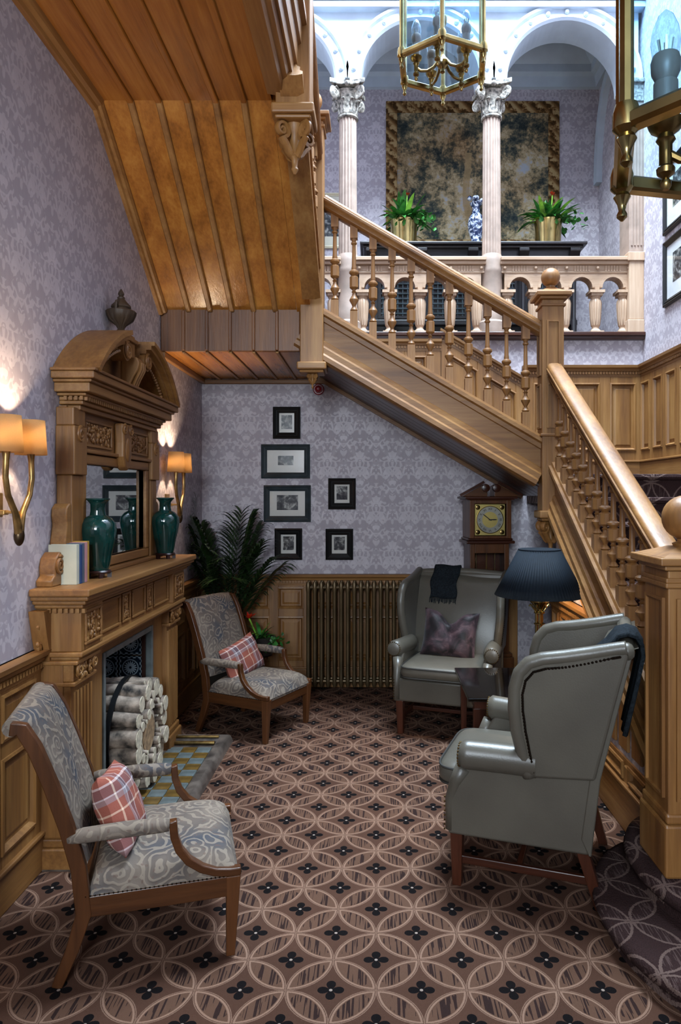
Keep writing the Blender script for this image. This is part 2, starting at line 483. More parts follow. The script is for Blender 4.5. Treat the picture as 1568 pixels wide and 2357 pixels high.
def thing(name, label, cat, loc=(0, 0, 0), rz=0.0, group=None, world=False):
    o = bpy.data.objects.new(name, None); COL.objects.link(o); o.empty_display_size = 0.1
    o.location = loc; o.rotation_euler = (0, 0, rz); o['label'] = label; o['category'] = cat
    if group: o['group'] = group
    if world: ORG[o.name] = loc
    return o
def tag(o, label, cat, group=None):
    o['label'] = label; o['category'] = cat
    if group: o['group'] = group
    return o
def struct(b, name, mat, label=None, smooth=40, bevel=0.0):
    o = obj(b, name, mat, None, smooth, bevel); o['kind'] = 'structure'
    if label: o['label'] = label
    return o
def dup(o, parent=None, loc=None, rz=None, label=None):
    c = o.copy(); COL.objects.link(c)
    if parent is not None: c.parent = parent
    for ch in list(o.children): dup(ch, c)
    if loc is not None: c.location = loc
    if rz is not None: c.rotation_euler = (0, 0, rz)
    if label: c['label'] = label
    return c
def Tm(loc=(0, 0, 0), rx=0, ry=0, rz=0):
    return Matrix.Translation(loc) @ Matrix.Rotation(rz, 4, 'Z') @ Matrix.Rotation(ry, 4, 'Y') @ Matrix.Rotation(rx, 4, 'X')
def arc(cx, cy, r, a0, a1, n):
    return [(cx + r * math.cos(R(a0 + (a1 - a0) * i / n)), cy + r * math.sin(R(a0 + (a1 - a0) * i / n))) for i in range(n + 1)]
def spiral(cx, cy, r0, r1, a0, turns, n):
    return [(cx + (r0 + (r1 - r0) * i / n) * math.cos(R(a0) + 2 * PI * turns * i / n), cy + (r0 + (r1 - r0) * i / n) * math.sin(R(a0) + 2 * PI * turns * i / n)) for i in range(n + 1)]

# a flat wainscot: local u (along), w (up), d (out of the wall)
def wainscot(par, O, U, N, L, H, cols, rows, slope=0.0, skirt=0.16, mat='oak_z', rail='oak_y', dent=True, cap=True, clip=None, name='wainscot', w0=0.0):
    O = Vector(O); U = Vector(U); N = Vector(N)
    def mp(u, w_, d):
        return O + U * u + N * d + Vector((0, 0, w_ + slope * u))
    def bx(b, u0, u1, w0_, w1, d0, d1):
        q = B().box(u0, u1, d0, d1, w0_, w1)
        b.add([mp(p[0], p[2], p[1]) for p in q.v], q.f)
    bk = B(); bx(bk, 0, L, w0, H, 0.0, 0.012); back = obj(bk, name, mat, par, smooth=0)
    # cols: list of (u0,u1), rows: list of (w0,w1): openings; frame = the rest
    fr = B(); us = [0] + [q for c in cols for q in c] + [L]
    for i in range(0, len(us), 2):
        if us[i + 1] - us[i] > 0.004: bx(fr, us[i], us[i + 1], w0, H - 0.02, 0.012, 0.034)
    ws = [w0] + [q for r in rows for q in r] + [H - 0.02]
    for c in cols:
        for i in range(0, len(ws), 2):
            if ws[i + 1] - ws[i] > 0.004: bx(fr, c[0], c[1], ws[i], ws[i + 1], 0.012, 0.033)
    obj(fr, 'frame', mat, back, smooth=0, bevel=0.003, seg=1)
    for c in cols:
        for r in rows:
            b = B(); t = 0.018
            for k, (ins, d0, d1) in enumerate(((0.0, 0.036, 0.040), (0.008, 0.030, 0.030))):
                pass
            # moulding ring
            o_ = [(c[0], r[0]), (c[1], r[0]), (c[1], r[1]), (c[0], r[1])]
            def ring(e): return [(o_[0][0] + e, o_[0][1] + e), (o_[1][0] - e, o_[1][1] + e), (o_[2][0] - e, o_[2][1] - e), (o_[3][0] + e, o_[3][1] - e)]
            lv = [(-0.006, 0.034), (-0.006, 0.042), (0.006, 0.045), (0.014, 0.036), (0.020, 0.020), (0.032, 0.020), (0.05, 0.028)]
            v = []
            for e, d in lv: v += [mp(p[0], p[1], d) for p in ring(e)]
            f = []
            for i in range(len(lv) - 1):
                for k in range(4): f.append((i * 4 + k, i * 4 + (k + 1) % 4, (i + 1) * 4 + (k + 1) % 4, (i + 1) * 4 + k))
            n = (len(lv) - 1) * 4; f.append((n, n + 1, n + 2, n + 3))
            b.add(v, f); obj(b, 'panel', mat, back, smooth=0)
    if cap:
        b = B(); pr = [(0, -0.10), (0.036, -0.10), (0.040, -0.055), (0.048, -0.05), (0.052, -0.035), (0.070, -0.022), (0.074, 0.0), (0, 0.0)]
        v = []; m = len(pr)
        for u in (0, L): v += [mp(u, H + q[1], q[0]) for q in pr]
        f = [tuple(range(m)), tuple(range(2 * m - 1, m - 1, -1))] + [(i, (i + 1) % m, m + (i + 1) % m, m + i) for i in range(m)]
        b.add(v, f); obj(b, 'dado_rail', rail, back, smooth=0)
        if dent:
            b = B(); n = int(L / 0.026)
            for i in range(n): bx(b, i * 0.026 + 0.006, i * 0.026 + 0.021, H - 0.078, H - 0.056, 0.036, 0.050)
            obj(b, 'dentil_band', rail, back, smooth=0)['kind'] = 'stuff'
    if skirt:
        b = B(); bx(b, 0, L, w0, w0 + skirt, 0.0, 0.045); bx(b, 0, L, w0 + skirt, w0 + skirt + 0.02, 0.0, 0.055)
        obj(b, 'skirting', rail, back, smooth=0, bevel=0.006)
    return back
# ================================================================ the room
XL, XR, YB = -1.554, 2.38, 6.2
ZG = 3.13      # gallery floor
YG = 7.42      # gallery back wall
ZTOP = 8.5
struct(B().box(XL - 0.6, XR + 0.2, -3.6, YB + 0.3, -0.12, 0.0), 'floor', 'carpet', 'patterned wool carpet of interlaced petals and dark flowers')
# left wall with the fire opening
b = B()
t = 0.55
b.box(XL - t, XL, -3.6, 3.58, 0, ZTOP); b.box(XL - t, XL, 4.42, YB + 0.2, 0, ZTOP); b.box(XL - t, XL, 3.58, 4.42, 0.88, ZTOP)
wl = struct(b, 'wall_left', 'paper_y', 'left wall in mauve grey damask paper', smooth=0)
wb = struct(B().box(XL, XR, YB, YB + 0.25, 0, ZG - 0.05), 'wall_back', 'paper_x', 'back wall in grey damask paper under the stairs', smooth=0)
wr = struct(B().box(XR, XR + 0.2, -3.6, YG + 0.2, 0, ZTOP), 'wall_right', 'paper_y', 'right wall in pale damask paper above panelling', smooth=0)
wg = struct(B().box(XL - 0.5, XR, YG, YG + 0.2, ZG, 7.0), 'wall_gallery', 'paper_x', 'gallery wall in damask paper behind the arcade', smooth=0)
b = B()   # entrance wall behind the photographer with a tall window opening
b.box(XL, -1.4, -3.6, -3.42, 0, ZTOP); b.box(0.2, XR, -3.6, -3.42, 0, ZTOP); b.box(-1.4, 0.2, -3.6, -3.42, 0, 2.15); b.box(-1.4, 0.2, -3.6, -3.42, 3.8, ZTOP)
struct(b, 'wall_front', 'paper_x', 'entrance wall behind the viewer', smooth=0)
b = B()
for x in (-1.4, -0.63, 0.14): b.box(x, x + 0.06, -3.56, -3.48, 2.15, 3.8)
for z in (2.15, 2.95, 3.74): b.box(-1.4, 0.2, -3.56, -3.48, z, z + 0.06)
struct(b, 'window_1', 'white', 'tall entrance window with white bars')
b = B()   # ceiling with the skylight opening
b.box(XL, -0.2, -3.6, YB + 0.2, ZTOP, ZTOP + 0.2); b.box(2.25, XR, -3.6, YB + 0.2, ZTOP, ZTOP + 0.2)
b.box(-0.2, 2.25, -3.6, 3.05, ZTOP, ZTOP + 0.2); b.box(-0.2, 2.25, 6.0, YB + 0.2, ZTOP, ZTOP + 0.2)
struct(b, 'ceiling', 'plaster', 'white ceiling round the skylight', smooth=0)
b = B()
for i in range(5): x = -0.2 + 2.45 * i / 4; b.box(x - 0.03, x + 0.03, 3.05, 6.0, ZTOP, ZTOP + 0.12)
struct(b, 'window_2', 'white', 'glazing bars of the skylight')
struct(B().box(XL - 0.5, XR, YB + 0.06, YG + 0.1, ZG - 0.12, ZG - 0.001), 'floor_gallery', 'stair_carpet', 'gallery floor', smooth=0)
struct(B().box(XL - 0.5, XR, YB + 0.3, YG, 6.45, 6.6), 'ceiling_gallery', 'ceilpaint', 'mauve gallery ceiling', smooth=0)
# unseen slab and edge board, added to keep skylight off the foreground floor
struct(B().box(-0.36, XR, -3.42, 2.80, 3.92, 4.2), 'shade_slab', 'plaster', 'unseen low slab added to shade the foreground', smooth=0)
struct(B().box(-0.36, XR, 2.80, 2.88, 3.90, 4.26).box(-0.36, XR, 2.88, 2.91, 4.0, 4.22), 'trim_3', 'oak_x', 'oak edge board of the added shading slab', smooth=0, bevel=0.006)
# gallery cornice
b = B()
pr = [(0, 0), (0, 0.42), (0.30, 0.42), (0.30, 0.36), (0.24, 0.34), (0.20, 0.26), (0.12, 0.20), (0.12, 0.12), (0.07, 0.10), (0.05, 0.02), (0.05, 0)]
b.sweep([(q[0], q[1]) for q in pr], [(XL - 0.4, YG, 6.03), (XR, YG, 6.03), (XR, YB + 0.3, 6.03)])
struct(b, 'trim_1', 'plaster', 'white gallery cornice', smooth=30)
# side arch moulding on the gallery's end wall
b = B(); pts = [(XR - 0.01, 6.95 + 0.42 * math.cos(R(a)), 5.0 + 0.95 * math.sin(R(a))) for a in range(0, 181, 10)]
b.sweep([(-0.05, -0.05), (0.05, -0.05), (0.05, 0.05), (-0.05, 0.05)], pts, up=(1, 0, 0))
struct(b, 'trim_2', 'plaster', 'white arch moulding at the gallery end')
# carpet edge and baseboards inside wainscots ----------------------------------
def cols_of(L, n, margin=0.09, gap=0.09):
    wd = (L - 2 * margin - (n - 1) * gap) / n
    return [(margin + i * (wd + gap), margin + i * (wd + gap) + wd) for i in range(n)]
DR = [(0.24, 0.62), (0.70, 0.88)]
wainscot(wl, (XL, 0.2, 0), (0, 1, 0), (1, 0, 0), 2.98, 1.0, cols_of(2.98, 8), DR)
wainscot(wl, (XL, 4.88, 0), (0, 1, 0), (1, 0, 0), YB - 4.88, 1.0, cols_of(YB - 4.88, 4), DR)
wainscot(wb, (XL, YB, 0), (1, 0, 0), (0, -1, 0), 2.81, 1.0, cols_of(2.81, 9, 0.08, 0.085), DR, rail='oak_x')
# quarter landing panelling (back and right walls, floor at 1.85)
ZQ = 1.85
QR = [(ZQ + 0.25, ZQ + 0.84)]
wainscot(wb, (1.30, YB, 0), (1, 0, 0), (0, -1, 0), XR - 1.30, ZQ + 1.0, [(0.10, 0.34), (0.44, 0.68), (0.78, 1.0)], QR, rail='oak_x', w0=ZQ, skirt=0.14)
wainscot(wr, (XR, 4.85, 0), (0, 1, 0), (-1, 0, 0), YB - 4.85, ZQ + 1.0, cols_of(YB - 4.85, 5, 0.06, 0.08), QR, w0=ZQ, skirt=0.14)
wainscot(wr, (XR, 4.85, 0), (0, -1, 0), (-1, 0, 0), 2.6, ZQ + 1.0, cols_of(2.6, 10, 0.06, 0.09), QR, slope=-0.6, w0=ZQ - 0.1, skirt=0.20)
# sloped panelling beside the middle flight
s2 = 0.585
L2 = 0.73
wainscot(wb, (1.30, YB, 0), (-1, 0, 0), (0, -1, 0), L2, ZQ + 0.9, [(0.06, 0.30), (0.40, 0.66)], [(ZQ + 0.20, ZQ + 0.72)], slope=s2, rail='oak_x', w0=ZQ - 0.1, skirt=0.0)
wainscot(wb, (-0.33, YB, 0), (1, 0, 0), (0, -1, 0), 0.91, ZG - 0.05, [(0.05, 0.21), (0.29, 0.48), (0.58, 0.77)], [(2.72, 2.93)], rail='oak_x', w0=2.66, skirt=0.0)

# ================================================================ arcade of the gallery
arc_w = thing('gallery_arcade', 'white round arches on fluted columns along the upper gallery', 'arcade', (0.4, YB + 0.12, ZG), world=True)
ZS = 5.40
CX = [-1.55, -0.256, 1.046, 2.348]
for i in range(3):
    x0, x1 = CX[i], CX[i + 1]; cx = (x0 + x1) / 2; r = 0.53
    pts = [(x0, ZS), (x0, ZTOP), (x1, ZTOP), (x1, ZS)] + [(cx + r * math.cos(R(a)), ZS + r * math.sin(R(a))) for a in range(0, 181, 6)]
    wa = obj(B().prism(pts, 'y', YB + 0.02, YB + 0.30), 'arch', 'plaster', arc_w, smooth=0)
    path = [(cx + 0.60 * math.cos(R(a)), YB + 0.02, ZS + 0.60 * math.sin(R(a))) for a in range(0, 181, 6)]
    prf = [(-0.07, 0), (-0.07, 0.03), (-0.05, 0.05), (-0.03, 0.035), (0.03, 0.035), (0.045, 0.06), (0.07, 0.06), (0.07, 0)]
    obj(B().sweep([(p[0], p[1]) for p in prf], path, up=(0, -1, 0)), 'archivolt', 'plaster', wa)
    me = proto(B().ball((0, 0, 0), 0.022, 8, 6), 'plaster')
    for k in range(11):
        a = R(9 + 16.2 * k)
        part('boss', me, None, wa, (cx + 0.60 * math.cos(a), YB - 0.02, ZS + 0.60 * math.sin(a)))
obj(B().box(XL, XR, YB - 0.06, YB + 0.03, 6.02, 6.07).box(XL, XR, YB - 0.1, YB + 0.03, 6.10, 6.14), 'string_course', 'plaster', arc_w, smooth=0)
def flute(nf, dep):
    def g(a, r, z): return r - dep * max(0.0, math.cos(nf * a)) ** 0.8
    return g
def column(x):
    y = YB + 0.10
    z0 = ZG + 0.02
    b = B(); b.lathe([(0.085, 3.86), (0.085, 3.9)] + [(0.084 - 0.006 * i / 6, 3.92 + (5.10 - 3.92) * i / 6) for i in range(7)], (x, y, 0), 96, g=flute(16, 0.008))
    shaft = obj(b, 'column_shaft', 'stone', arc_w, smooth=25)
    b = B(); b.lathe([(0.13, z0), (0.13, z0 + 0.10), (0.11, z0 + 0.12), (0.112, z0 + 0.2), (0.10, z0 + 0.24), (0.098, 3.66), (0.108, 3.70), (0.112, 3.73), (0.104, 3.76), (0.11, 3.80), (0.098, 3.84), (0.088, 3.87)], (x, y, 0), 32)
    obj(b, 'column_base', 'stone', arc_w, smooth=40)
    b = B(); b.lathe([(0.085, 5.09), (0.095, 5.10), (0.095, 5.115), (0.083, 5.125), (0.085, 5.2), (0.105, 5.29), (0.13, 5.32)], (x, y, 0), 24)
    cap = obj(b, 'capital', 'capital', arc_w)
    b = B(); q = 0.165; pts = []
    for k in range(4):
        a0 = R(45 + 90 * k); a1 = R(45 + 90 * (k + 1))
        p0 = Vector((q * math.cos(a0) * 1.35, q * math.sin(a0) * 1.35)); p1 = Vector((q * math.cos(a1) * 1.35, q * math.sin(a1) * 1.35))
        for s_ in range(6):
            p = p0.lerp(p1, s_ / 6); d = 4 * (s_ / 6) * (1 - s_ / 6); n = ((p0 + p1) / 2).normalized(); p = p - n * 0.04 * d
            pts.append((x + p.x, y + p.y))
    b.prism(pts, 'z', 5.355, 5.40); obj(b, 'abacus', 'capital', cap, smooth=0, bevel=0.006)
    for k in range(4):      # corner volutes
        a = R(45 + 90 * k); d = Vector((math.cos(a), math.sin(a), 0)); b = B()
        sp = spiral(0.155, 5.295, 0.055, 0.008, 90, 2.2, 34)
        path = [(x + d.x * p[0], y + d.y * p[0], p[1]) for p in sp]
        b.tube(path, [0.014 - 0.007 * i / 34 for i in range(35)], 6, flat=2.0)
        b.ball((x + d.x * 0.155, y + d.y * 0.155, 5.295), 0.014, 6, 4)
        obj(b, 'volute', 'capital', cap)
    for k in range(8):      # acanthus leaves
        a = R(22.5 + 45 * k); d = Vector((math.cos(a), math.sin(a), 0)); sd = Vector((-d.y, d.x, 0)); b = B()
        def fn(u, v, d=d, sd=sd):
            rr = 0.088 + 0.012 * v + 0.06 * max(0, v - 0.55) ** 1.2; zz = 5.12 + 0.15 * v - 0.10 * max(0, v - 0.75)
            wd = 0.034 * math.sin(PI * min(1, 0.18 + 0.82 * (1 - abs(v - 0.35)))) * (1 - 0.5 * v) * (1 + 0.25 * math.cos(v * 30))
            return Vector((x, y, zz)) + d * (rr - 0.012 * abs(u - 0.5)) + sd * (u - 0.5) * 2 * wd
        b.surf(fn, 4, 10); obj(b, 'acanthus_leaf', 'capital', cap, smooth=60, solid=0.008)
    b = B()
    for k in range(4):
        a = R(90 * k); b.ball((x + 0.128 * math.cos(a), y + 0.128 * math.sin(a), 5.36), 0.026, 8, 5)
    obj(b, 'rosettes', 'capital', cap)['kind'] = 'stuff'
for x in CX[1:3]: column(x)
# end pilaster
b = B(); x = 2.335
b.box(x - 0.085, XR, YB - 0.02, YB + 0.22, 3.86, 5.2)
for k in range(5): b.box(x - 0.07 + k * 0.028, x - 0.056 + k * 0.028, YB - 0.028, YB - 0.02, 3.92, 5.15)
obj(b, 'pilaster', 'stone', arc_w, smooth=0)
obj(B().box(x - 0.10, XR, YB - 0.03, YB + 0.24, 5.2, 5.40).box(x - 0.12, XR, YB - 0.05, YB + 0.25, 5.36, 5.40), 'pilaster_capital', 'capital', arc_w, smooth=0, bevel=0.006)
obj(B().box(x - 0.10, XR, YB - 0.04, YB + 0.2, ZG, ZG + 0.13).box(x - 0.085, XR, YB - 0.03, YB + 0.2, ZG + 0.13, 3.78).box(x - 0.10, XR, YB - 0.045, YB + 0.2, 3.78, 3.86), 'pilaster_base', 'limed_z', arc_w, smooth=0, bevel=0.006)

# balustrade between the columns
bal = thing('gallery_balustrade', 'pale limed gallery balustrade with fluted vase balusters and small arches', 'balustrade', (0.4, YB + 0.1, ZG), world=True)
obj(B().box(XL, XR, YB - 0.05, YB + 0.22, ZG - 0.05, ZG).box(XL, XR, YB - 0.07, YB + 0.2, ZG - 0.02, ZG + 0.015), 'plinth_board', 'mahog_x', bal, smooth=0, bevel=0.006)
ms = None
vasepr = [(0.058, 0), (0.058, 0.045), (0.05, 0.05), (0.032, 0.07), (0.03, 0.085), (0.04, 0.10), (0.048, 0.16), (0.053, 0.24), (0.056, 0.30), (0.05, 0.325), (0.04, 0.34), (0.044, 0.355), (0.05, 0.365)]
def vase_bal():
    def g(a, r, z): return r - (0.006 * max(0, math.cos(12 * a)) if 0.11 < z < 0.33 else 0)
    b = B().lathe(vasepr, seg=48, g=g); b.box(-0.06, 0.06, -0.06, 0.06, 0, 0.045)
    b.box(-0.05, 0.05, -0.055, 0.055, 0.36, 0.385); b.box(-0.066, 0.066, -0.07, 0.07, 0.385, 0.41)
    return b
vme = proto(vase_bal(), 'limed_z', 30)
bxm = proto(B().ball((0, 0, 0), 0.016, 8, 5), 'limed_z')
yb_ = YB + 0.08
for (xa, xb) in ((CX[0] + 0.1, CX[1] - 0.1), (CX[1] + 0.105, CX[2] - 0.105), (CX[2] + 0.105, CX[3] - 0.09)):
    n = 4; d = (xb - xa) / n; zc = ZG + 0.41
    for k in range(n + 1):
        x = xa + d * k
        part('vase_baluster', vme, None, bal, (x + (0.03 if k == 0 else -0.03 if k == n else 0), yb_, ZG))
        part('button', bxm, None, bal, (x, YB + 0.01, ZG + 0.60))
    for k in range(n):   # little arches
        x0 = xa + d * k; cx = x0 + d / 2; r = d / 2 - 0.045
        pts = [(x0, zc), (x0, zc + 0.155), (x0 + d, zc + 0.155), (x0 + d, zc)] + [(cx + r * math.cos(R(a)), zc + 0.02 + r * math.sin(R(a))) for a in range(0, 181, 15)]
        a_ = obj(B().prism(pts, 'y', YB + 0.03, YB + 0.13), 'arch_panel', 'limed_x', bal, smooth=0)
        obj(B().sweep([(-0.012, 0), (0.012, 0), (0.012, 0.012), (-0.012, 0.012)], [(cx + (r + 0.012) * math.cos(R(a)), YB + 0.03, zc + 0.02 + (r + 0.012) * math.sin(R(a))) for a in range(0, 181, 15)], up=(0, -1, 0)), 'arch_mould', 'limed_x', a_)
        fl = B()
        for j in range(6): fl.box(cx - 0.07 + j * 0.025, cx - 0.056 + j * 0.025, YB + 0.018, YB + 0.03, ZG + 0.575, ZG + 0.625)
        obj(fl, 'fluting', 'limed_x', a_, smooth=0)
    obj(B().box(xa - 0.03, xb + 0.03, YB + 0.02, YB + 0.15, ZG + 0.56, ZG + 0.575).box(xa - 0.03, xb + 0.03, YB + 0.025, YB + 0.15, ZG + 0.575, ZG + 0.63).box(xa - 0.04, xb + 0.04, YB - 0.01, YB + 0.17, ZG + 0.63, ZG + 0.66).box(xa - 0.04, xb + 0.04, YB - 0.03, YB + 0.19, ZG + 0.66, ZG + 0.695), 'top_rail', 'limed_x', bal, smooth=0, bevel=0.006)

# ================================================================ stairs
def baluster_mesh(h, slope, axis):
    """turned baluster; ends cut along the slope. axis 'x' or 'y': direction in which z falls by slope"""
    b = B(); q = 0.027
    zt = h * 0.87
    b.box(-q, q, -q, q, 0, h * 0.15); b.box(-q, q, -q, q, zt, h)
    def sh(x, y, z):
        t = (x if axis == 'x' else y)
        return (x, y, z + (slope * t if (z < 1e-6 or z > h - 1e-6) else 0))
    b.warp(sh)
    p = [(0.018, 0.15), (0.028, 0.165), (0.013, 0.20), (0.015, 0.215), (0.032, 0.255), (0.033, 0.27), (0.015, 0.31), (0.012, 0.335), (0.018, 0.345), (0.012, 0.355), (0.013, 0.37)]
    b.lathe([(r, z * h) for r, z in p], seg=12)
    b.lathe([(0.018, 0.37 * h), (0.033, 0.388 * h), (0.033, 0.487 * h), (0.020, 0.505 * h)], seg=8, rot=PI / 8)
    p = [(0.020, 0.505), (0.035, 0.53), (0.035, 0.545), (0.018, 0.565), (0.019, 0.58), (0.016, 0.60), (0.013, 0.80), (0.013, 0.81), (0.021, 0.82), (0.021, 0.832), (0.014, 0.842), (0.022, 0.872)]
    b.lathe([(r, z * h) for r, z in p], seg=12)
    return b
RAIL = [(-0.052, 0.0), (-0.034, 0.0), (-0.034, 0.012), (-0.055, 0.03), (-0.060, 0.036), (-0.060, 0.05), (-0.054, 0.055), (-0.054, 0.068), (-0.042, 0.080), (-0.02, 0.085), (0.02, 0.085), (0.042, 0.080), (0.054, 0.068), (0.054, 0.055), (0.060, 0.05), (0.060, 0.036), (0.055, 0.03), (0.034, 0.012), (0.034, 0.0), (0.052, 0.0), (0.03, -0.012), (-0.03, -0.012)]
STR = [(0.05, 0.0), (0.055, -0.02), (0.075, -0.02), (0.075, -0.045), (0.05, -0.055), (0.045, -0.085), (0.03, -0.09), (0.03, -0.20), (0.045, -0.21), (0.05, -0.235), (0.068, -0.25), (0.068, -0.285), (0.085, -0.30), (0.085, -0.33), (0.05, -0.345), (-0.04, -0.345), (-0.04, 0.0)]
def flip(p): return [(-q[0], q[1]) for q in p]

def scroll_drop(root, x, y, z, s=1.0):
    """carved scroll pendant under a hanging newel"""
    b = B(); b.lathe([(0.05 * s, 0), (0.045 * s, -0.03 * s), (0.03 * s, -0.05 * s), (0.022 * s, -0.12 * s), (0.03 * s, -0.15 * s), (0.033 * s, -0.16 * s), (0.018 * s, -0.175 * s), (0.014 * s, -0.21 * s), (0.02 * s, -0.225 * s), (0.006 * s, -0.25 * s)], (x, y, z), 12)
    pd = obj(b, 'pendant_drop', 'oak_z', root)
    for k in range(4):
        a = R(45 + 90 * k); d = (math.cos(a), math.sin(a))
        sp = spiral(0.085 * s, -0.045 * s, 0.042 * s, 0.006 * s, 270, -1.8, 26)
        tail = [(0.02 * s, -0.155 * s), (0.04 * s, -0.14 * s), (0.06 * s, -0.11 * s)]
        pth = tail + sp
        path = [(x + d[0] * p[0], y + d[1] * p[0], z + p[1]) for p in pth]
        obj(B().tube(path, [0.016 * s] * 3 + [0.016 * s - 0.009 * s * i / 26 for i in range(27)], 6, flat=1.6), 'scroll', 'oak_z', root)
def newel(name, label, x, y, z0, z1, w_, drop=1.0, ball=0.07, panel=True, rings=()):
    n = thing(name, label, 'newel post', (x, y, z0), world=True)
    h = w_ / 2
    obj(B().box(x - h, x + h, y - h, y + h, z0, z1), 'shaft', 'oak_z', n, smooth=0, bevel=0.006)
    obj(B().box(x - h - 0.012, x + h + 0.012, y - h - 0.012, y + h + 0.012, z1 - 0.05, z1 - 0.03).box(x - h - 0.02, x + h + 0.02, y - h - 0.02, y + h + 0.02, z1, z1 + 0.02).box(x - h - 0.045, x + h + 0.045, y - h - 0.045, y + h + 0.045, z1 + 0.02, z1 + 0.05).taper((x, y, z1 + 0.05), (h + 0.03, h + 0.03), (x, y, z1 + 0.085), (0.05, 0.05)), 'cap', 'oak_x', n, smooth=0, bevel=0.005)
    b = B().lathe([(0.045, 0), (0.05, 0.012), (0.03, 0.02), (0.032, 0.03)], (x, y, z1 + 0.085), 20).ball((x, y, z1 + 0.11 + ball), ball, 24, 14)
    obj(b, 'ball_finial', 'oak_z', n)
    if panel:
        for zz0, zz1 in panel:
            pm = B()
            for (ax_, sg) in (('y', -1), ('x', -1)):
                for e, d in ((0.030, 0.012),):
                    if ax_ == 'y':
                        for q in ((x - h + e, x - h + e + 0.012, zz0, zz1), (x + h - e - 0.012, x + h - e, zz0, zz1)): pm.box(q[0], q[1], y - h - d, y - h, q[2], q[3])
                        for z_ in (zz0, zz1 - 0.012): pm.box(x - h + e + 0.012, x + h - e - 0.012, y - h - d, y - h, z_, z_ + 0.012)
                    else:
                        for q in ((y - h + e, y - h + e + 0.012), (y + h - e - 0.012, y + h - e)): pm.box(x - h - d, x - h, q[0], q[1], zz0, zz1)
                        for z_ in (zz0, zz1 - 0.012): pm.box(x - h - d, x - h, y - h + e + 0.012, y + h - e - 0.012, z_, z_ + 0.012)
            obj(pm, 'panel_mould', 'oak_z', n, smooth=0)
    for zz in rings:
        obj(B().box(x - h - 0.014, x + h + 0.014, y - h - 0.014, y + h + 0.014, zz, zz + 0.022), 'band', 'oak_x', n, smooth=0, bevel=0.006)
    if drop:
        obj(B().box(x - h - 0.022, x + h + 0.022, y - h - 0.022, y + h + 0.022, z0 - 0.035, z0 + 0.02).box(x - h - 0.005, x + h + 0.005, y - h - 0.005, y + h + 0.005, z0 - 0.055, z0 - 0.035), 'foot_mould', 'oak_x', n, smooth=0, bevel=0.012)
        scroll_drop(n, x, y, z0 - 0.055, drop)
    return n

# ---- lower flight, rising away from the viewer along the right wall
XS = 1.26
XSP = 1.29
fl1 = thing('lower_stair_flight', 'lower oak stair flight with dark patterned carpet along the right wall', 'stairs', (1.8, 3.4, 0), world=True)
for k in range(0, 10):
    z1 = ZQ - 0.163 * k; y0 = 4.9 - 0.272 * k
    y1 = YB if k == 0 else y0 + 0.30
    x0 = 1.345 if k < 9 else 1.42
    zb = z1 - 0.20 if k else z1 - 0.22
    b = B().prism([(y0, zb), (y0, z1 - 0.045), (y0 - 0.018, z1 - 0.04), (y0 - 0.026, z1 - 0.022), (y0 - 0.02, z1 - 0.004), (y0, z1), (y1, z1), (y1, zb)], 'x', x0, XR)
    obj(b, 'step' if k else 'quarter_landing', 'stair_carpet', fl1, smooth=35)
def yz(y): return ZQ - 0.6 * (4.9 - y) + 0.05
ya, ybk = 2.86, 5.0
obj(B().sweep(flip(STR), [(XS + 0.045, ya, yz(ya)), (XS + 0.045, ybk, yz(ybk))]), 'outer_string', 'oak_y', fl1, smooth=0)
# rounded bottom steps that wrap the newel
def curtail(cx, cy, rx, ry, z0, z1, name):
    n = 40; lv = [(-0.03, z0), (-0.03, z1 - 0.07), (-0.005, z1 - 0.06), (0.008, z1 - 0.035), (0.0, z1 - 0.012), (-0.03, z1)]
    v = []
    for e, z in lv:
        for i in range(n + 1):
            a = R(95 + (265 - 95) * i / n)
            v.append((cx + (rx + e) * math.cos(a), cy + (ry + e) * math.sin(a), z))
        v.append((XR - 0.002, cy - ry - e, z)); v.append((XR - 0.002, cy + ry + e, z))
    m = n + 3; f = []
    for i in range(len(lv) - 1):
        for k in range(m): f.append((i * m + k, i * m + (k + 1) % m, (i + 1) * m + (k + 1) % m, (i + 1) * m + k))
    f.append(tuple((len(lv) - 1) * m + k for k in range(m))); f.append(tuple(range(m - 1, -1, -1)))
    obj(B().add(v, f), name, 'stair_carpet', fl1, smooth=60)
curtail(1.36, 2.66, 0.49, 0.62, 0.0, 0.11, 'curtail_step')
curtail(1.38, 2.82, 0.33, 0.46, 0.11, 0.225, 'curtail_step')
# spandrel under the lower flight
pts = [(2.86, 0.0), (5.02, 0.0), (5.02, yz(5.02) - 0.32), (2.86, yz(2.86) - 0.32)]
wsp = struct(B().prism(pts, 'x', XSP + 0.01, XSP + 0.05), 'wall_spandrel', 'paper_y', 'papered wall under the lower stair flight', smooth=0)
wainscot(wsp, (XSP + 0.01, 3.92, 0), (0, 1, 0), (-1, 0, 0), 1.10, 1.0, cols_of(1.10, 5, 0.06, 0.075), DR)
wainscot(wsp, (XSP + 0.01, 2.94, 0), (0, 1, 0), (-1, 0, 0), 0.98, 0.34, [(0.05, 0.25), (0.32, 0.54), (0.62, 0.90)], [(0.26, 0.335)], slope=0.0, cap=False, skirt=0.22)
pan = B()
for i in range(5):   # sloping-topped upright panels
    y0 = 3.0 + i * 0.185; y1 = y0 + 0.13
    t0 = yz(y0) - 0.42; t1 = yz(y1) - 0.42
    if t1 < 0.45: continue
    o = [(y0, 0.38), (y1, 0.38), (y1, t1), (y0, t0)]; b = B()
    b.prism(o, 'x', XSP - 0.006, XSP + 0.012)
    obj(b, 'panel', 'oak_z', wsp, smooth=0, bevel=0.006)

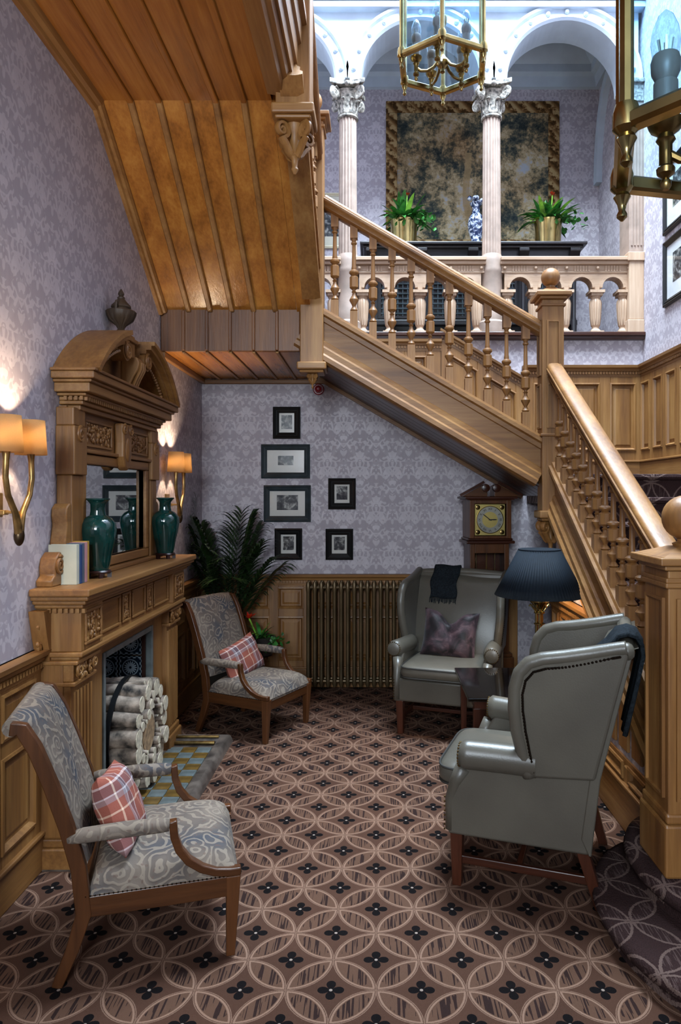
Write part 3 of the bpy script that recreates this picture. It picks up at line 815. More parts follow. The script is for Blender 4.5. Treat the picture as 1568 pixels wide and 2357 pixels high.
# ---- balustrade of the lower flight
lb = thing('lower_stair_balustrade', 'oak handrail and turned balusters of the lower flight, running towards the viewer', 'balustrade', (XS, 3.9, 1.2), world=True)
yr0, yr1 = 2.93, 5.0
def rz1(y): return 2.57 - 0.6 * (5.0 - y)
obj(B().sweep(RAIL, [(XS + 0.015, yr0, rz1(yr0)), (XS + 0.015, yr1, rz1(yr1))]), 'handrail', 'oak_y', lb, smooth=50)
hb = rz1(4.5) - yz(4.5)
me = proto(baluster_mesh(hb, 0.6, 'y'), 'oak_z', 35)
for k in range(14):
    y = 4.86 - k * 0.137
    part('baluster', me, None, lb, (XS + 0.025, y, yz(y)))

# ---- middle flight, across the back
fl2 = thing('middle_stair_flight', 'oak stair flight crossing the back wall with moulded outer string', 'stairs', (0.4, 5.6, 1.9), world=True)
def st2(x): return 3.05 - s2 * (x + 0.378)
YS = 5.05
for k in range(7):
    x1 = 1.18 - k * 0.255; z1 = ZQ + 0.17 * (k + 1)
    obj(B().box(x1 - 0.27, x1, YS, YB, z1 - 0.09, z1), 'step', 'stair_carpet', fl2, smooth=0, bevel=0.01)
obj(B().sweep(STR, [(-0.42, YS, st2(-0.42)), (1.31, YS, st2(1.31))]), 'outer_string', 'oak_x', fl2, smooth=0)
for k in range(6):   # soffit boards running up the slope
    y0 = YS + 0.02 + k * 0.188; y1 = y0 + 0.183
    xa, xb = -0.50, 1.30
    def zz(x): return st2(x) - 0.375
    obj(B().prism([(xa, zz(xa)), (xb, zz(xb)), (xb, zz(xb) + 0.03), (xa, zz(xa) + 0.03)], 'y', y0, min(y1, YB)), 'soffit_board', 'mahog_x', fl2, smooth=0, bevel=0.006)
obj(B().sweep([(-0.02, -0.03), (0.02, -0.03), (0.02, 0.02), (-0.02, 0.02)], [(-0.50, YB - 0.02, zz(-0.50)), (1.30, YB - 0.02, zz(1.30))]), 'wall_mould', 'oak_x', fl2, smooth=0)
mb = thing('middle_stair_balustrade', 'oak handrail and eleven turned balusters of the flight across the back', 'balustrade', (0.4, YS, 2.6), world=True)
def rz2(x): return 3.79 - s2 * (x + 0.39)
obj(B().sweep(RAIL, [(-0.40, YS, rz2(-0.40)), (1.20, YS, rz2(1.20))]), 'handrail', 'oak_x', mb, smooth=50)
hb = rz2(0.4) - st2(0.4)
me = proto(baluster_mesh(hb, -s2, 'x'), 'oak_z', 35)
for k in range(11):
    x = (771 + 43.9 * k - 866) / 1600 * YS
    part('baluster', me, None, mb, (x, YS, st2(x)))

# ---- half landing at the back left and the top flight towards the viewer
XE = -0.545     # right end of the boarded soffits
NB = 6
ld = thing('half_landing', 'oak boarded half landing over the back left corner', 'landing', (-1.05, 5.6, 2.72), world=True)
bw = (XE - XL) / NB
for k in range(NB):
    x0 = XL + k * bw; x1 = x0 + bw
    obj(B().box(x0 + 0.004, x1 - 0.004, 5.02, YB, 2.735, 2.76), 'soffit_board', 'oakgloss_y', ld, smooth=0, bevel=0.006)
    obj(B().box(x0 + 0.004, x1 - 0.004, 5.0, 5.025, 2.735, 3.04), 'fascia_board', 'darkoak_z', ld, smooth=0, bevel=0.006)
    if k:
        obj(B().box(x0 - 0.012, x0 + 0.012, 4.985, 5.0, 2.74, 3.03), 'fascia_bead', 'darkoak_z', ld, smooth=0, bevel=0.006)
        obj(B().box(x0 - 0.012, x0 + 0.012, 5.0, YB, 2.722, 2.736), 'soffit_bead', 'oak_y', ld, smooth=0, bevel=0.006)
obj(B().box(XL, -0.40, 5.03, YB, 2.80, 3.05), 'landing_floor', 'stair_carpet', ld, smooth=0)
obj(B().box(XL, -0.44, YB - 0.03, YB, 2.69, 2.73), 'wall_mould', 'oak_x', ld, smooth=0, bevel=0.008)
obj(B().box(XL, XL + 0.035, 5.0, YB, 2.69, 2.735), 'wall_mould', 'oak_y', ld, smooth=0, bevel=0.008)

fl3 = thing('top_stair_flight', 'honey oak boarded underside of the top flight, sloping over the fireplace', 'stairs', (-1.05, 4.4, 3.0), world=True)
YK, ZK, ZL = 3.82, 3.87, 3.035
sl3 = (ZK - ZL) / (5.0 - YK)
XE3 = -0.57
bw = (XE3 - XL - 0.05) / NB
for k in range(NB):
    x0 = XL + 0.05 + k * bw; x1 = x0 + bw
    obj(B().prism([(5.0, ZL), (YK, ZK), (YK, ZK + 0.03), (5.0, ZL + 0.03)], 'x', x0 + 0.003, x1 - 0.003), 'soffit_board', 'oakgloss_y', fl3, smooth=0)
    if k:
        obj(B().sweep([(-0.018, -0.018), (-0.012, -0.024), (0.012, -0.024), (0.018, -0.018), (0.018, 0), (-0.018, 0)], [(x0, 5.0, ZL), (x0, YK, ZK)]), 'cover_bead', 'oak_y', fl3, smooth=0)
for k in range(7):
    y1 = 5.0 - k * 0.168; zb3 = ZL + sl3 * (5.0 - y1 + 0.168) + 0.05
    obj(B().box(XL, XE3, y1 - 0.168, y1, zb3, zb3 + 0.13), 'step', 'stair_carpet', fl3, smooth=0)
obj(B().sweep([(0, -0.05), (0.022, -0.05), (0.03, -0.035), (0.045, -0.03), (0.055, -0.012), (0.055, 0.02), (0, 0.02)], [(XL, 5.0, ZL - 0.005), (XL, YK, ZK - 0.005)], up=(0, 0, 1)).warp(lambda x, y, z: (2 * XL - x if x < XL else x, y, z)), 'wall_mould', 'oak_y', fl3, smooth=0)
obj(B().sweep(flip(STR), [(-0.47, 5.0, ZL + 0.30), (-0.47, YK, ZK + 0.30)]), 'outer_string', 'oak_y', fl3, smooth=0)
obj(B().prism([(5.0, ZL - 0.015), (YK, ZK - 0.015), (YK, ZK + 0.10), (5.0, ZL + 0.10)], 'x', XE3, -0.47), 'soffit_edge', 'oakgloss_y', fl3, smooth=0)
# upper gallery soffit
gl = thing('upper_gallery', 'oak boarded upper gallery soffit and moulded fascia above the fireplace wall', 'gallery', (-1.05, 1.5, ZK), world=True)
for k in range(NB):
    x0 = XL + 0.05 + k * bw; x1 = x0 + bw
    obj(B().box(x0 + 0.003, x1 - 0.003, -1.5, YK, ZK, ZK + 0.03), 'soffit_board', 'oakgloss_y', gl, smooth=0)
    if k: obj(B().box(x0 - 0.016, x0 + 0.016, -1.5, YK, ZK - 0.022, ZK), 'cover_bead', 'oakgloss_y', gl, smooth=0, bevel=0.006)
obj(B().prism([(XL, ZK - 0.06), (XL + 0.025, ZK - 0.06), (XL + 0.03, ZK - 0.04), (XL + 0.05, ZK - 0.03), (XL + 0.06, ZK), (XL, ZK)], 'y', -1.5, YK), 'wall_mould', 'oak_y', gl, smooth=0)
obj(B().prism([(-0.585, 3.86), (-0.50, 3.845), (-0.49, 3.875), (-0.465, 3.885), (-0.455, 3.92), (-0.44, 3.92), (-0.435, 3.99), (-0.42, 4.0), (-0.415, 4.10), (-0.40, 4.11), (-0.395, 4.20), (-0.37, 4.21), (-0.37, 4.25), (-0.585, 4.25)], 'y', -1.5, 3.74), 'fascia', 'oak_y', gl, smooth=0)
obj(B().box(XL, -0.42, -1.5, 3.80, 4.10, 4.2), 'gallery_floor', 'stair_carpet', gl, smooth=0)
ub = thing('upper_balustrade', 'oak handrail and balusters of the top flight seen end-on beside the soffit', 'balustrade', (-0.45, 4.4, 3.4), world=True)
XB3 = -0.44
def st3(y): return ZL + 0.30 + sl3 * (5.0 - y)
obj(B().sweep(RAIL, [(XB3, 5.0, st3(5.0) + 0.72), (XB3, YK, st3(YK) + 0.72)]), 'handrail', 'oak_y', ub, smooth=50)
me = proto(baluster_mesh(0.72, -sl3, 'y'), 'oak_z', 35)
for k in range(7):
    y = 4.86 - 0.14 * k; part('baluster', me, None, ub, (XB3, y, st3(y)))
obj(B().sweep(RAIL, [(XB3, 3.7, 4.98), (XB3, -1.4, 4.98)]), 'handrail', 'oak_y', ub, smooth=50)
me = proto(baluster_mesh(0.74, 0.0, 'y'), 'oak_z', 35)
for k in range(22):
    part('baluster', me, None, ub, (XB3, 3.6 - 0.15 * k, 4.25))
# ---- newels
newel('newel_post', 'square oak newel at the half landing corner with a small drop below', -0.46, 5.03, 2.63, 4.37, 0.165, drop=0.42, ball=0.07, panel=())
newel('newel_post', 'hanging oak newel with carved scroll pendant under the top flight', -0.445, 3.80, 3.77, 5.2, 0.185, drop=1.05, ball=0.07, panel=())
newel('newel_post', 'oak newel with ball finial where the lower and middle flights meet', 1.265, 5.04, 1.57, 3.10, 0.155, drop=0.95, ball=0.068, panel=((2.56, 2.95), (2.18, 2.50)), rings=(2.12,))
nb = newel('newel_post', 'large panelled oak newel with ball finial at the foot of the stairs', 1.245, 2.80, 0.225, 1.41, 0.235, drop=0, ball=0.09, panel=((0.52, 1.30),), rings=(1.34,))
obj(B().box(1.11, 1.38, 2.665, 2.935, 0.225, 0.43).box(1.118, 1.372, 2.673, 2.927, 0.43, 0.47), 'plinth', 'oak_z', nb, smooth=0, bevel=0.01)
# ================================================================ fireplace wall
FW = XL + 0.002
fp = thing('fireplace', 'carved oak fireplace surround with panelled frieze and fluted pilasters', 'fireplace', (-1.45, 4.0, 0), world=True)
obj(B().box(FW, -1.28, 3.10, 4.95, 1.245, 1.28).box(FW, -1.292, 3.112, 4.938, 1.225, 1.245).box(FW, -1.31, 3.13, 4.92, 1.205, 1.225).box(FW, -1.33, 3.15, 4.90, 1.185, 1.205), 'mantel_shelf', 'oak_y', fp, smooth=0, bevel=0.007)
b = B()
for i in range(7): x = FW + 0.06 + i * 0.026; b.box(x, x + 0.014, 3.155, 3.175, 1.165, 1.185)
obj(b, 'dentil_band', 'oak_x', fp, smooth=0)['kind'] = 'stuff'
# frieze
obj(B().box(FW, -1.375, 3.2, 4.84, 0.985, 1.19), 'frieze', 'oak_y', fp, smooth=0)
for q in ((3.17, 3.42), (4.60, 4.86)): obj(B().box(FW, -1.345, q[0], q[1], 0.985, 1.19), 'frieze_block', 'oak_z', fp, smooth=0, bevel=0.004)
obj(B().box(FW, -1.335, 3.155, 4.875, 0.962, 0.985).box(FW, -1.355, 3.17, 4.86, 0.945, 0.962), 'frieze_mould', 'oak_y', fp, smooth=0, bevel=0.006)
def relief(b, x, y0, y1, z0, z1, n, seed, r=0.012):
    rn = random.Random(seed)
    for i in range(n):
        b.ball((x, rn.uniform(y0, y1), rn.uniform(z0, z1)), rn.uniform(0.6, 1.1) * r, 6, 4, (0.9, rn.uniform(0.6, 1.6), rn.uniform(0.6, 1.6)))
def yzframe(b, x, y0, y1, z0, z1, t=0.014, d=0.012):
    b.box(x, x + d, y0, y1, z0, z0 + t).box(x, x + d, y0, y1, z1 - t, z1).box(x, x + d, y0, y0 + t, z0 + t, z1 - t).box(x, x + d, y1 - t, y1, z0 + t, z1 - t)
for y0, y1, x, carved in ((3.20, 3.39, -1.345, 1), (3.45, 3.72, -1.375, 0), (3.75, 3.87, -1.375, 1), (3.90, 4.12, -1.375, 0), (4.15, 4.25, -1.375, 1), (4.28, 4.57, -1.375, 0), (4.63, 4.83, -1.345, 1)):
    b = B(); yzframe(b, x, y0, y1, 1.01, 1.17)
    pf = obj(b, 'frieze_panel', 'oak_y', fp, smooth=0, bevel=0.004)
    if carved:
        b = B(); relief(b, x + 0.002, y0 + 0.025, y1 - 0.025, 1.03, 1.15, 34, int(y0 * 100)); obj(b, 'carving', 'oak_z', pf, smooth=180)['kind'] = 'stuff'
# pilasters
for y0, y1 in ((3.16, 3.39), (4.61, 4.84)):
    b = B().box(FW, -1.39, y0, y1, 0.14, 0.83)
    for k in range(6):
        yy = y0 + 0.022 + k * (y1 - y0 - 0.044) / 5
        b.lathe([(0.014, 0.16), (0.014, 0.80)], (-1.39, yy, 0), 8)
    pl = obj(b, 'pilaster', 'oak_z', fp, smooth=40)
    b = B().box(FW, -1.365, y0 - 0.012, y1 + 0.012, 0.83, 0.85).box(FW, -1.375, y0 - 0.004, y1 + 0.004, 0.85, 0.93).box(FW, -1.35, y0 - 0.02, y1 + 0.02, 0.93, 0.948)
    obj(b, 'pilaster_capital', 'oak_y', fp, smooth=0, bevel=0.005)
    b = B(); relief(b, -1.368, y0 + 0.02, y1 - 0.02, 0.86, 0.93, 30, int(y0 * 77), 0.014)
    for sg in (y0 + 0.03, y1 - 0.03):
        b.tube([(-1.36, sg + p[0], 0.90 + p[1]) for p in spiral(0, 0, 0.03, 0.006, 90, 1.6, 20)], 0.007, 6)
    obj(b, 'capital_carving', 'oak_z', fp, smooth=180)['kind'] = 'stuff'
    obj(B().box(FW, -1.36, y0 - 0.02, y1 + 0.02, 0, 0.10).box(FW, -1.372, y0 - 0.01, y1 + 0.01, 0.10, 0.14), 'pilaster_base', 'oak_y', fp, smooth=0, bevel=0.008)
# near side return and wall bracket
obj(B().box(FW, -1.42, 3.150, 3.166, 0.145, 0.94), 'side_panel', 'oak_z', fp, smooth=0, bevel=0.004)
b = B().prism([(3.10, 1.18), (3.13, 1.06), (3.15, 1.0), (3.155, 0.93), (3.2, 0.93), (3.2, 1.18)], 'x', FW, FW + 0.07); relief(b, FW + 0.035, 3.11, 3.14, 0.98, 1.15, 10, 5)
obj(b, 'wall_bracket', 'oak_z', fp, smooth=40)
# inner surround
obj(B().box(FW, -1.42, 3.39, 3.60, 0, 0.95), 'jamb', 'oak_z', fp, smooth=0); obj(B().box(FW, -1.42, 4.40, 4.61, 0, 0.95), 'jamb', 'oak_z', fp, smooth=0)
obj(B().box(FW, -1.42, 3.60, 4.40, 0.88, 0.95), 'lintel', 'oak_y', fp, smooth=0)
b = B().box(-1.45, -1.41, 4.37, 4.40, 0, 0.88).box(-1.45, -1.41, 3.60, 3.63, 0, 0.88).box(-1.45, -1.41, 3.63, 4.37, 0.85, 0.88)
obj(b, 'opening_trim', 'tile_grey', fp, smooth=0, bevel=0.004)
XF = -1.95
b = B().box(XF, XF + 0.03, 3.56, 4.44, 0, 0.95).box(XF, FW, 3.56, 3.60, 0, 0.95).box(XF, FW, 4.405, 4.44, 0, 0.95).box(XF, FW, 3.56, 4.44, 0.88, 0.95)
obj(b, 'firebox', 'firebox', fp, smooth=0)
t_ = B().box(-0.0735, 0.0735, -0.004, 0.010, -0.0735, 0.0735)
tm = proto(t_, 'bluetile', 0, 0.003)
for i in range(3):
    for k in range(6):
        part('fire_tile', tm, None, fp, (-1.552 - 0.152 * i, 4.392, 0.765 - 0.152 * k if k < 5 else 0.0745))
obj(B().box(-1.478, -1.452, 4.375, 4.40, 0, 0.85), 'tile_edge', 'tile_brown', fp, smooth=0, bevel=0.003)
# hearth
he = thing('hearth', 'chequered amber and grey tiled hearth with dark kerb', 'hearth', (-1.2, 3.95, 0), world=True)
obj(B().box(-1.545, -1.01, 3.14, 4.80, 0.0, 0.014).box(XF + 0.03, -1.545, 3.61, 4.39, 0.0, 0.014), 'hearth_slab', 'marble', he, smooth=0)
ma = proto(B().box(-0.046, 0.046, -0.046, 0.046, 0, 0.012), 'tile_amber', 0, 0.003)
mg = proto(B().box(-0.046, 0.046, -0.046, 0.046, 0, 0.012), 'tile_grey', 0, 0.003)
for i in range(5):
    for k in range(15):
        if i > 2 and not 3.66 < 3.25 + 0.095 * k < 4.36: continue
        part('hearth_tile', ma if (i + k) % 2 else mg, None, he, (-1.14 - 0.095 * i if i < 3 else -1.14 - 0.095 * i, 3.25 + 0.095 * k, 0.012))
kp = [(-0.04, 0), (-0.04, 0.035), (-0.03, 0.05), (0.02, 0.055), (0.035, 0.045), (0.045, 0.02), (0.05, 0)]
obj(B().sweep(kp, [(-1.36, 3.14, 0), (-1.04, 3.14, 0), (-1.04, 4.76, 0), (-1.36, 4.76, 0)]), 'kerb', 'marble', he, smooth=35)
obj(B().tube([(-1.36, 4.69, 0.03), (-1.09, 4.69, 0.03)], 0.012, 8), 'kerb_highlight', 'brass_old', he)  # bright rods added to imitate the lit bands along the kerb profile
obj(B().tube([(-1.36, 4.735, 0.055), (-1.07, 4.735, 0.055)], 0.010, 8), 'kerb_highlight', 'brass_old', he)
# log bundle
lg = thing('log_bundle', 'round bundle of pale birch logs strapped together in the fireplace', 'logs', (-1.5, 4.0, 0.02), world=True)
rl = random.Random(3)
cy, cz, RB = 3.99, 0.345, 0.305
logs = [(0.0, 0.0, 0.125)]
for k in range(17):
    a = 2 * PI * k / 17 + rl.uniform(-0.04, 0.04); r = rl.uniform(0.038, 0.055); logs.append((math.cos(a) * (RB - r), math.sin(a) * (RB - r), r))
def fit(lst, tries, r0, r1, rmax):
    for _ in range(tries):
        a = rl.uniform(0, 2 * PI); d = rl.uniform(0, rmax); r = rl.uniform(r0, r1)
        y, z = d * math.cos(a), d * math.sin(a)
        if d + r > RB: continue
        if all((y - q[0]) ** 2 + (z - q[1]) ** 2 > (r + q[2]) ** 2 * 0.98 for q in lst): lst.append((y, z, r))
fit(logs, 1500, 0.026, 0.034, 0.27); fit(logs, 3000, 0.012, 0.02, 0.29)
for i, (y, z, r) in enumerate(logs):
    x1 = -1.30 + rl.uniform(-0.02, 0.03); n = 7; sd = rl.uniform(0, 6)
    path = [(-1.72 + (x1 + 1.72) * k / n, cy + y + 0.004 * math.sin(sd + k), cz + z + 0.004 * math.cos(sd + 1.7 * k)) for k in range(n + 1)]
    lo = obj(B().tube(path, [r * (1 + 0.05 * math.sin(sd * 3 + k * 2)) for k in range(n + 1)], 14 if r > 0.03 else 8), 'log', 'birch', lg, smooth=50)
    e = path[-1]
    if r > 0.1: obj(B().lathe([(r * 0.84, 0.003), (r * 0.82, 0.008)], seg=24, T=Matrix.Translation(e) @ Matrix.Rotation(R(90), 4, 'Y')), 'heartwood', 'logface', lo, smooth=0)
    if r > 0.011: obj(B().lathe([(r * 0.96, 0), (r * 0.94, 0.004)], seg=14, T=Matrix.Translation(e) @ Matrix.Rotation(R(90), 4, 'Y')), 'log_end', 'logend', lo, smooth=0)
for x in (-1.43, -1.64):
    obj(B().sweep([(-0.003, -0.014), (0.006, -0.014), (0.006, 0.014), (-0.003, 0.014)], [(x, cy + (RB + 0.004) * math.cos(a), cz + (RB + 0.004) * math.sin(a)) for a in [2 * PI * i / 40 for i in range(40)]], up=(1, 0, 0), closed=True), 'strap', 'iron', lg, smooth=60)
b = B()
for x in (-1.38, -1.66):
    for sg in (-1, 1): b.tube([(x, cy + sg * 0.05, 0.045), (x, cy + sg * 0.2, 0.025), (x, cy + sg * 0.24, 0.06)], 0.009, 6)
    b.box(x - 0.01, x + 0.01, cy - 0.2, cy + 0.2, 0.026, 0.04)
obj(b, 'log_rest', 'iron', lg)

# ---------------------------------------------------------------- overmantel
om = thing('overmantel_mirror', 'carved oak overmantel mirror with broken curved pediment above the mantel', 'mirror', (-1.5, 4.0, 1.28), world=True)
Y0, Y1 = 3.36, 4.68; YM = 4.02
obj(B().box(FW, -1.515, Y0 + 0.04, Y1 - 0.04, 1.28, 2.14), 'back_board', 'oak_z', om, smooth=0)
for y0, y1 in ((Y0, Y0 + 0.15), (Y1 - 0.15, Y1)):
    obj(B().box(FW, -1.475, y0 + 0.012, y1 - 0.012, 1.28, 1.80).box(FW, -1.458, y0, y1, 1.80, 2.04).box(FW, -1.465, y0 + 0.006, y1 - 0.006, 2.04, 2.13), 'side_post', 'oak_z', om, smooth=0, bevel=0.006)
    obj(B().tube([(-1.458, (y0 + y1) / 2 + p[0], 2.0 + p[1]) for p in spiral(0, 0, 0.04, 0.006, 90, 2, 24)], 0.008, 6), 'scroll', 'oak_z', om)
# scroll brackets at the foot of the sides
for sg, yb0 in ((-1, Y0), (1, Y1)):
    pts = [(0, 1.28), (0.20, 1.28), (0.205, 1.31), (0.17, 1.33), (0.175, 1.37), (0.16, 1.41), (0.12, 1.435), (0.085, 1.43), (0.07, 1.46), (0.06, 1.50), (0.045, 1.56), (0.055, 1.60), (0.05, 1.64), (0.02, 1.66), (0, 1.66)]
    obj(B().prism([(yb0 + sg * (p[0] - 0.01), p[1]) for p in pts], 'x', FW, FW + 0.075), 'scroll_bracket', 'oak_y', om, smooth=35, bevel=0.006)
    obj(B().tube([(FW + 0.078, yb0 + sg * (0.12 + p[0]), 1.375 + p[1]) for p in spiral(0, 0, 0.045, 0.008, 90, 2, 24)], 0.008, 6), 'scroll', 'oak_z', om)
MY0, MY1, MZ0, MZ1 = 3.54, 4.46, 1.36, 1.86
fr = B()
for e, d0, d1 in ((0.0, -1.515, -1.475), (0.012, -1.515, -1.488),):
    yzframe(fr, d0, MY0 - 0.05 + e * 0, MY1 + 0.05, MZ0 - 0.05, MZ1 + 0.05, 0.05, d1 - d0)
obj(fr, 'mirror_frame', 'oak_y', om, smooth=0, bevel=0.006)
obj(B().box(-1.514, -1.508, MY0 - 0.005, MY1 + 0.005, MZ0 - 0.005, MZ1 + 0.005), 'mirror_glass', 'mirror', om, smooth=0)
obj(B().box(FW, -1.45, Y0 + 0.1, Y1 - 0.1, 1.28, 1.305), 'plinth', 'oak_y', om, smooth=0, bevel=0.006)
obj(B().box(FW, -1.462, Y0 + 0.02, Y1 - 0.02, 1.915, 1.935), 'lower_mould', 'oak_y', om, smooth=0, bevel=0.006)
obj(B().box(FW, -1.49, Y0 + 0.13, Y1 - 0.13, 1.935, 2.12), 'frieze', 'oak_y', om, smooth=0)
for y0, y1 in ((3.54, 3.90), (4.14, 4.50)):
    b = B(); yzframe(b, -1.49, y0, y1, 1.95, 2.09); q = obj(b, 'frieze_panel', 'oak_y', om, smooth=0, bevel=0.004)
    b = B(); relief(b, -1.488, y0 + 0.02, y1 - 0.02, 1.97, 2.07, 70, int(y0 * 31), 0.012); obj(b, 'carving', 'oak_z', q, smooth=180)['kind'] = 'stuff'
# cartouche
pts = [(YM - 0.075, 2.11), (YM + 0.075, 2.11), (YM + 0.065, 2.0), (YM + 0.07, 1.92), (YM + 0.04, 1.86), (YM, 1.84), (YM - 0.04, 1.86), (YM - 0.07, 1.92), (YM - 0.065, 2.0)]
c_ = obj(B().prism(pts, 'x', -1.49, -1.435), 'cartouche', 'oak_z', om, smooth=0, bevel=0.012)
b = B().ball((-1.435, YM, 1.96), 0.05, 14, 8, (0.25, 0.8, 1.4))
for sg in (-1, 1): b.tube([(-1.435, YM + sg * (0.05 + p[0]), 2.075 + p[1]) for p in spiral(0, 0, 0.03, 0.006, 90, 1.7, 20)], 0.008, 6)
obj(b, 'shield', 'oak_z', c_)
# cornice
def ycorn(b, steps, e0=0.0):
    for e, z0, z1 in steps: b.box(FW, -1.455 + e, Y0 + 0.06 - e, Y1 - 0.06 + e, z0, z1)
b = B(); ycorn(b, ((0.0, 2.12, 2.145), (0.02, 2.145, 2.165), (0.045, 2.185, 2.20), (0.075, 2.20, 2.245), (0.09, 2.245, 2.26), (0.11, 2.26, 2.295), (0.12, 2.295, 2.31)))
b.box(FW, -1.43, Y0 + 0.04, Y1 - 0.04, 2.165, 2.185)
obj(b, 'cornice', 'oak_y', om, smooth=0, bevel=0.005)
b = B()
for i in range(46):
    y = Y0 + 0.045 + i * 0.0265; b.box(-1.43, -1.415, y, y + 0.015, 2.165, 2.186)
for i in range(4): x = FW + 0.03 + i * 0.026; b.box(x, x + 0.015, Y0 + 0.025, Y0 + 0.042, 2.165, 2.186)
obj(b, 'dentil_band', 'oak_y', om, smooth=0)['kind'] = 'stuff'
# broken segmental pediment
RO = 0.904; ZC = 2.31 - 0.584
obj(B().prism([(YM + (RO - 0.06) * math.cos(R(a)), ZC + (RO - 0.06) * math.sin(R(a))) for a in range(45, 136, 3)], 'x', FW, FW + 0.03), 'tympanum', 'oak_y', om, smooth=0)
for a0, a1 in ((40.5, 81), (139.5, 105)):
    n = 14; an = [a0 + (a1 - a0) * i / n for i in range(n + 1)]
    def sec(r0, r1): return [(YM + r1 * math.cos(R(a)), ZC + r1 * math.sin(R(a))) for a in an] + [(YM + r0 * math.cos(R(a)), ZC + r0 * math.sin(R(a))) for a in reversed(an)]
    b = B().prism(sec(RO - 0.025, RO), 'x', FW, -1.325).prism(sec(RO - 0.05, RO - 0.025), 'x', FW, -1.345).prism(sec(RO - 0.075, RO - 0.05), 'x', FW, -1.375).prism(sec(RO - 0.10, RO - 0.075), 'x', FW, -1.41)
    obj(b, 'pediment_arc', 'oak_y', om, smooth=30)
    b = B()
    for i in range(22):
        a = R(a0 + (a1 - a0) * (i + 0.5) / 22); b.ball((-1.40, YM + (RO - 0.108) * math.cos(a), ZC + (RO - 0.108) * math.sin(a)), 0.010, 6, 4)
    obj(b, 'bead_row', 'oak_z', om)['kind'] = 'stuff'
# central console, scrolls and pedestal
obj(B().box(FW, -1.42, YM - 0.075, YM + 0.075, 2.50, 2.63).box(FW, -1.405, YM - 0.09, YM + 0.09, 2.585, 2.61).box(FW, -1.41, YM - 0.085, YM + 0.085, 2.49, 2.51), 'pedestal', 'oak_z', om, smooth=0, bevel=0.006)
cons = [(-1.46, 2.49), (-1.37, 2.49), (-1.355, 2.46), (-1.36, 2.42), (-1.385, 2.38), (-1.405, 2.34), (-1.41, 2.31), (-1.46, 2.31)]
cn = obj(B().prism(cons, 'y', YM - 0.055, YM + 0.055), 'console', 'oak_z', om, smooth=40, bevel=0.006)
b = B()
for k in (-0.03, 0, 0.03): b.tube([(-1.40, YM + k, 2.315), (-1.378, YM + k, 2.37), (-1.352, YM + k, 2.42), (-1.35, YM + k, 2.46)], 0.009, 6)
obj(b, 'reeding', 'oak_z', cn)
for sg in (-1, 1):
    obj(B().lathe([(0.02, -0.05), (0.055, -0.04), (0.055, 0.04), (0.02, 0.05)], seg=20, T=Matrix.Translation((-1.42, YM + sg * 0.17, 2.50)) @ Matrix.Rotation(R(90), 4, 'Y')).tube([(-1.372, YM + sg * 0.17 + p[0], 2.50 + p[1]) for p in spiral(0, 0, 0.05, 0.008, 90, 2, 24)], 0.008, 6), 'volute', 'oak_z', om)
# urn on top
ur = thing('urn', 'dark carved wooden urn on top of the overmantel', 'urn', (-1.475, YM, 2.63))
obj(B().lathe([(0.035, 0), (0.035, 0.012), (0.018, 0.03), (0.03, 0.05), (0.07, 0.08), (0.083, 0.11), (0.086, 0.128), (0.078, 0.135)], seg=48, g=lambda a, r, z: r - (0.006 * max(0, math.cos(14 * a)) if 0.045 < z < 0.125 else 0)), 'bowl', 'urnwood_z', ur, smooth=30)
obj(B().lathe([(0.05, 0.13), (0.048, 0.145), (0.056, 0.155), (0.054, 0.165), (0.03, 0.19), (0.02, 0.205), (0.022, 0.212), (0.012, 0.222), (0.018, 0.232), (0.016, 0.24), (0.003, 0.262)], seg=20), 'lid', 'urnwood_z', ur)
for sg in (-1, 1): obj(B().tube([(0, sg * 0.045, 0.15), (0, sg * 0.075, 0.175), (0, sg * 0.082, 0.15), (0, sg * 0.075, 0.11)], 0.007, 6), 'handle', 'urnwood_z', ur)

# ---------------------------------------------------------------- things on the mantel
def vase(x, y, label):
    v = thing('vase', label, 'vase', (x, y, 1.28), group='green glazed vases on the mantel')
    obj(B().lathe([(0.052, 0.038), (0.056, 0.05), (0.066, 0.11), (0.084, 0.19), (0.092, 0.24), (0.088, 0.275), (0.064, 0.305), (0.040, 0.318), (0.036, 0.34), (0.037, 0.375), (0.05, 0.392), (0.058, 0.397), (0.058, 0.404), (0.046, 0.405), (0.034, 0.39), (0.03, 0.34)], seg=36), 'vase_body', 'glaze', v)
    b = B().lathe([(0.062, 0.022), (0.066, 0.03), (0.06, 0.038), (0.02, 0.0385)], seg=24)
    for k in range(5): a = 2 * PI * k / 5; b.box(-0.009, 0.009, 0.045, 0.066, 0.0, 0.026, Tm(rz=a))
    obj(b, 'vase_stand', 'rosewood', v)
vase(-1.425, 3.56, 'green glazed vase beside the books on the mantel')
vase(-1.405, 4.63, 'green glazed vase at the far end of the mantel')
def book(x0, x1, y0, y1, h, m, label):
    t = thing('book', label, 'book', ((x0 + x1) / 2, (y0 + y1) / 2, 1.28), world=True, group='books standing on the mantel')
    z = 1.2805
    obj(B().box(x0, x1, y0, y0 + 0.003, z, z + h).box(x0, x1, y1 - 0.003, y1, z, z + h).box(x1 - 0.004, x1, y0 + 0.003, y1 - 0.003, z, z + h), 'cover', m, t, smooth=0, bevel=0.001)
    obj(B().box(x0 + 0.004, x1 - 0.005, y0 + 0.0035, y1 - 0.0035, z + 0.003, z + h - 0.004), 'pages', 'page', t, smooth=0)
yy = 3.26
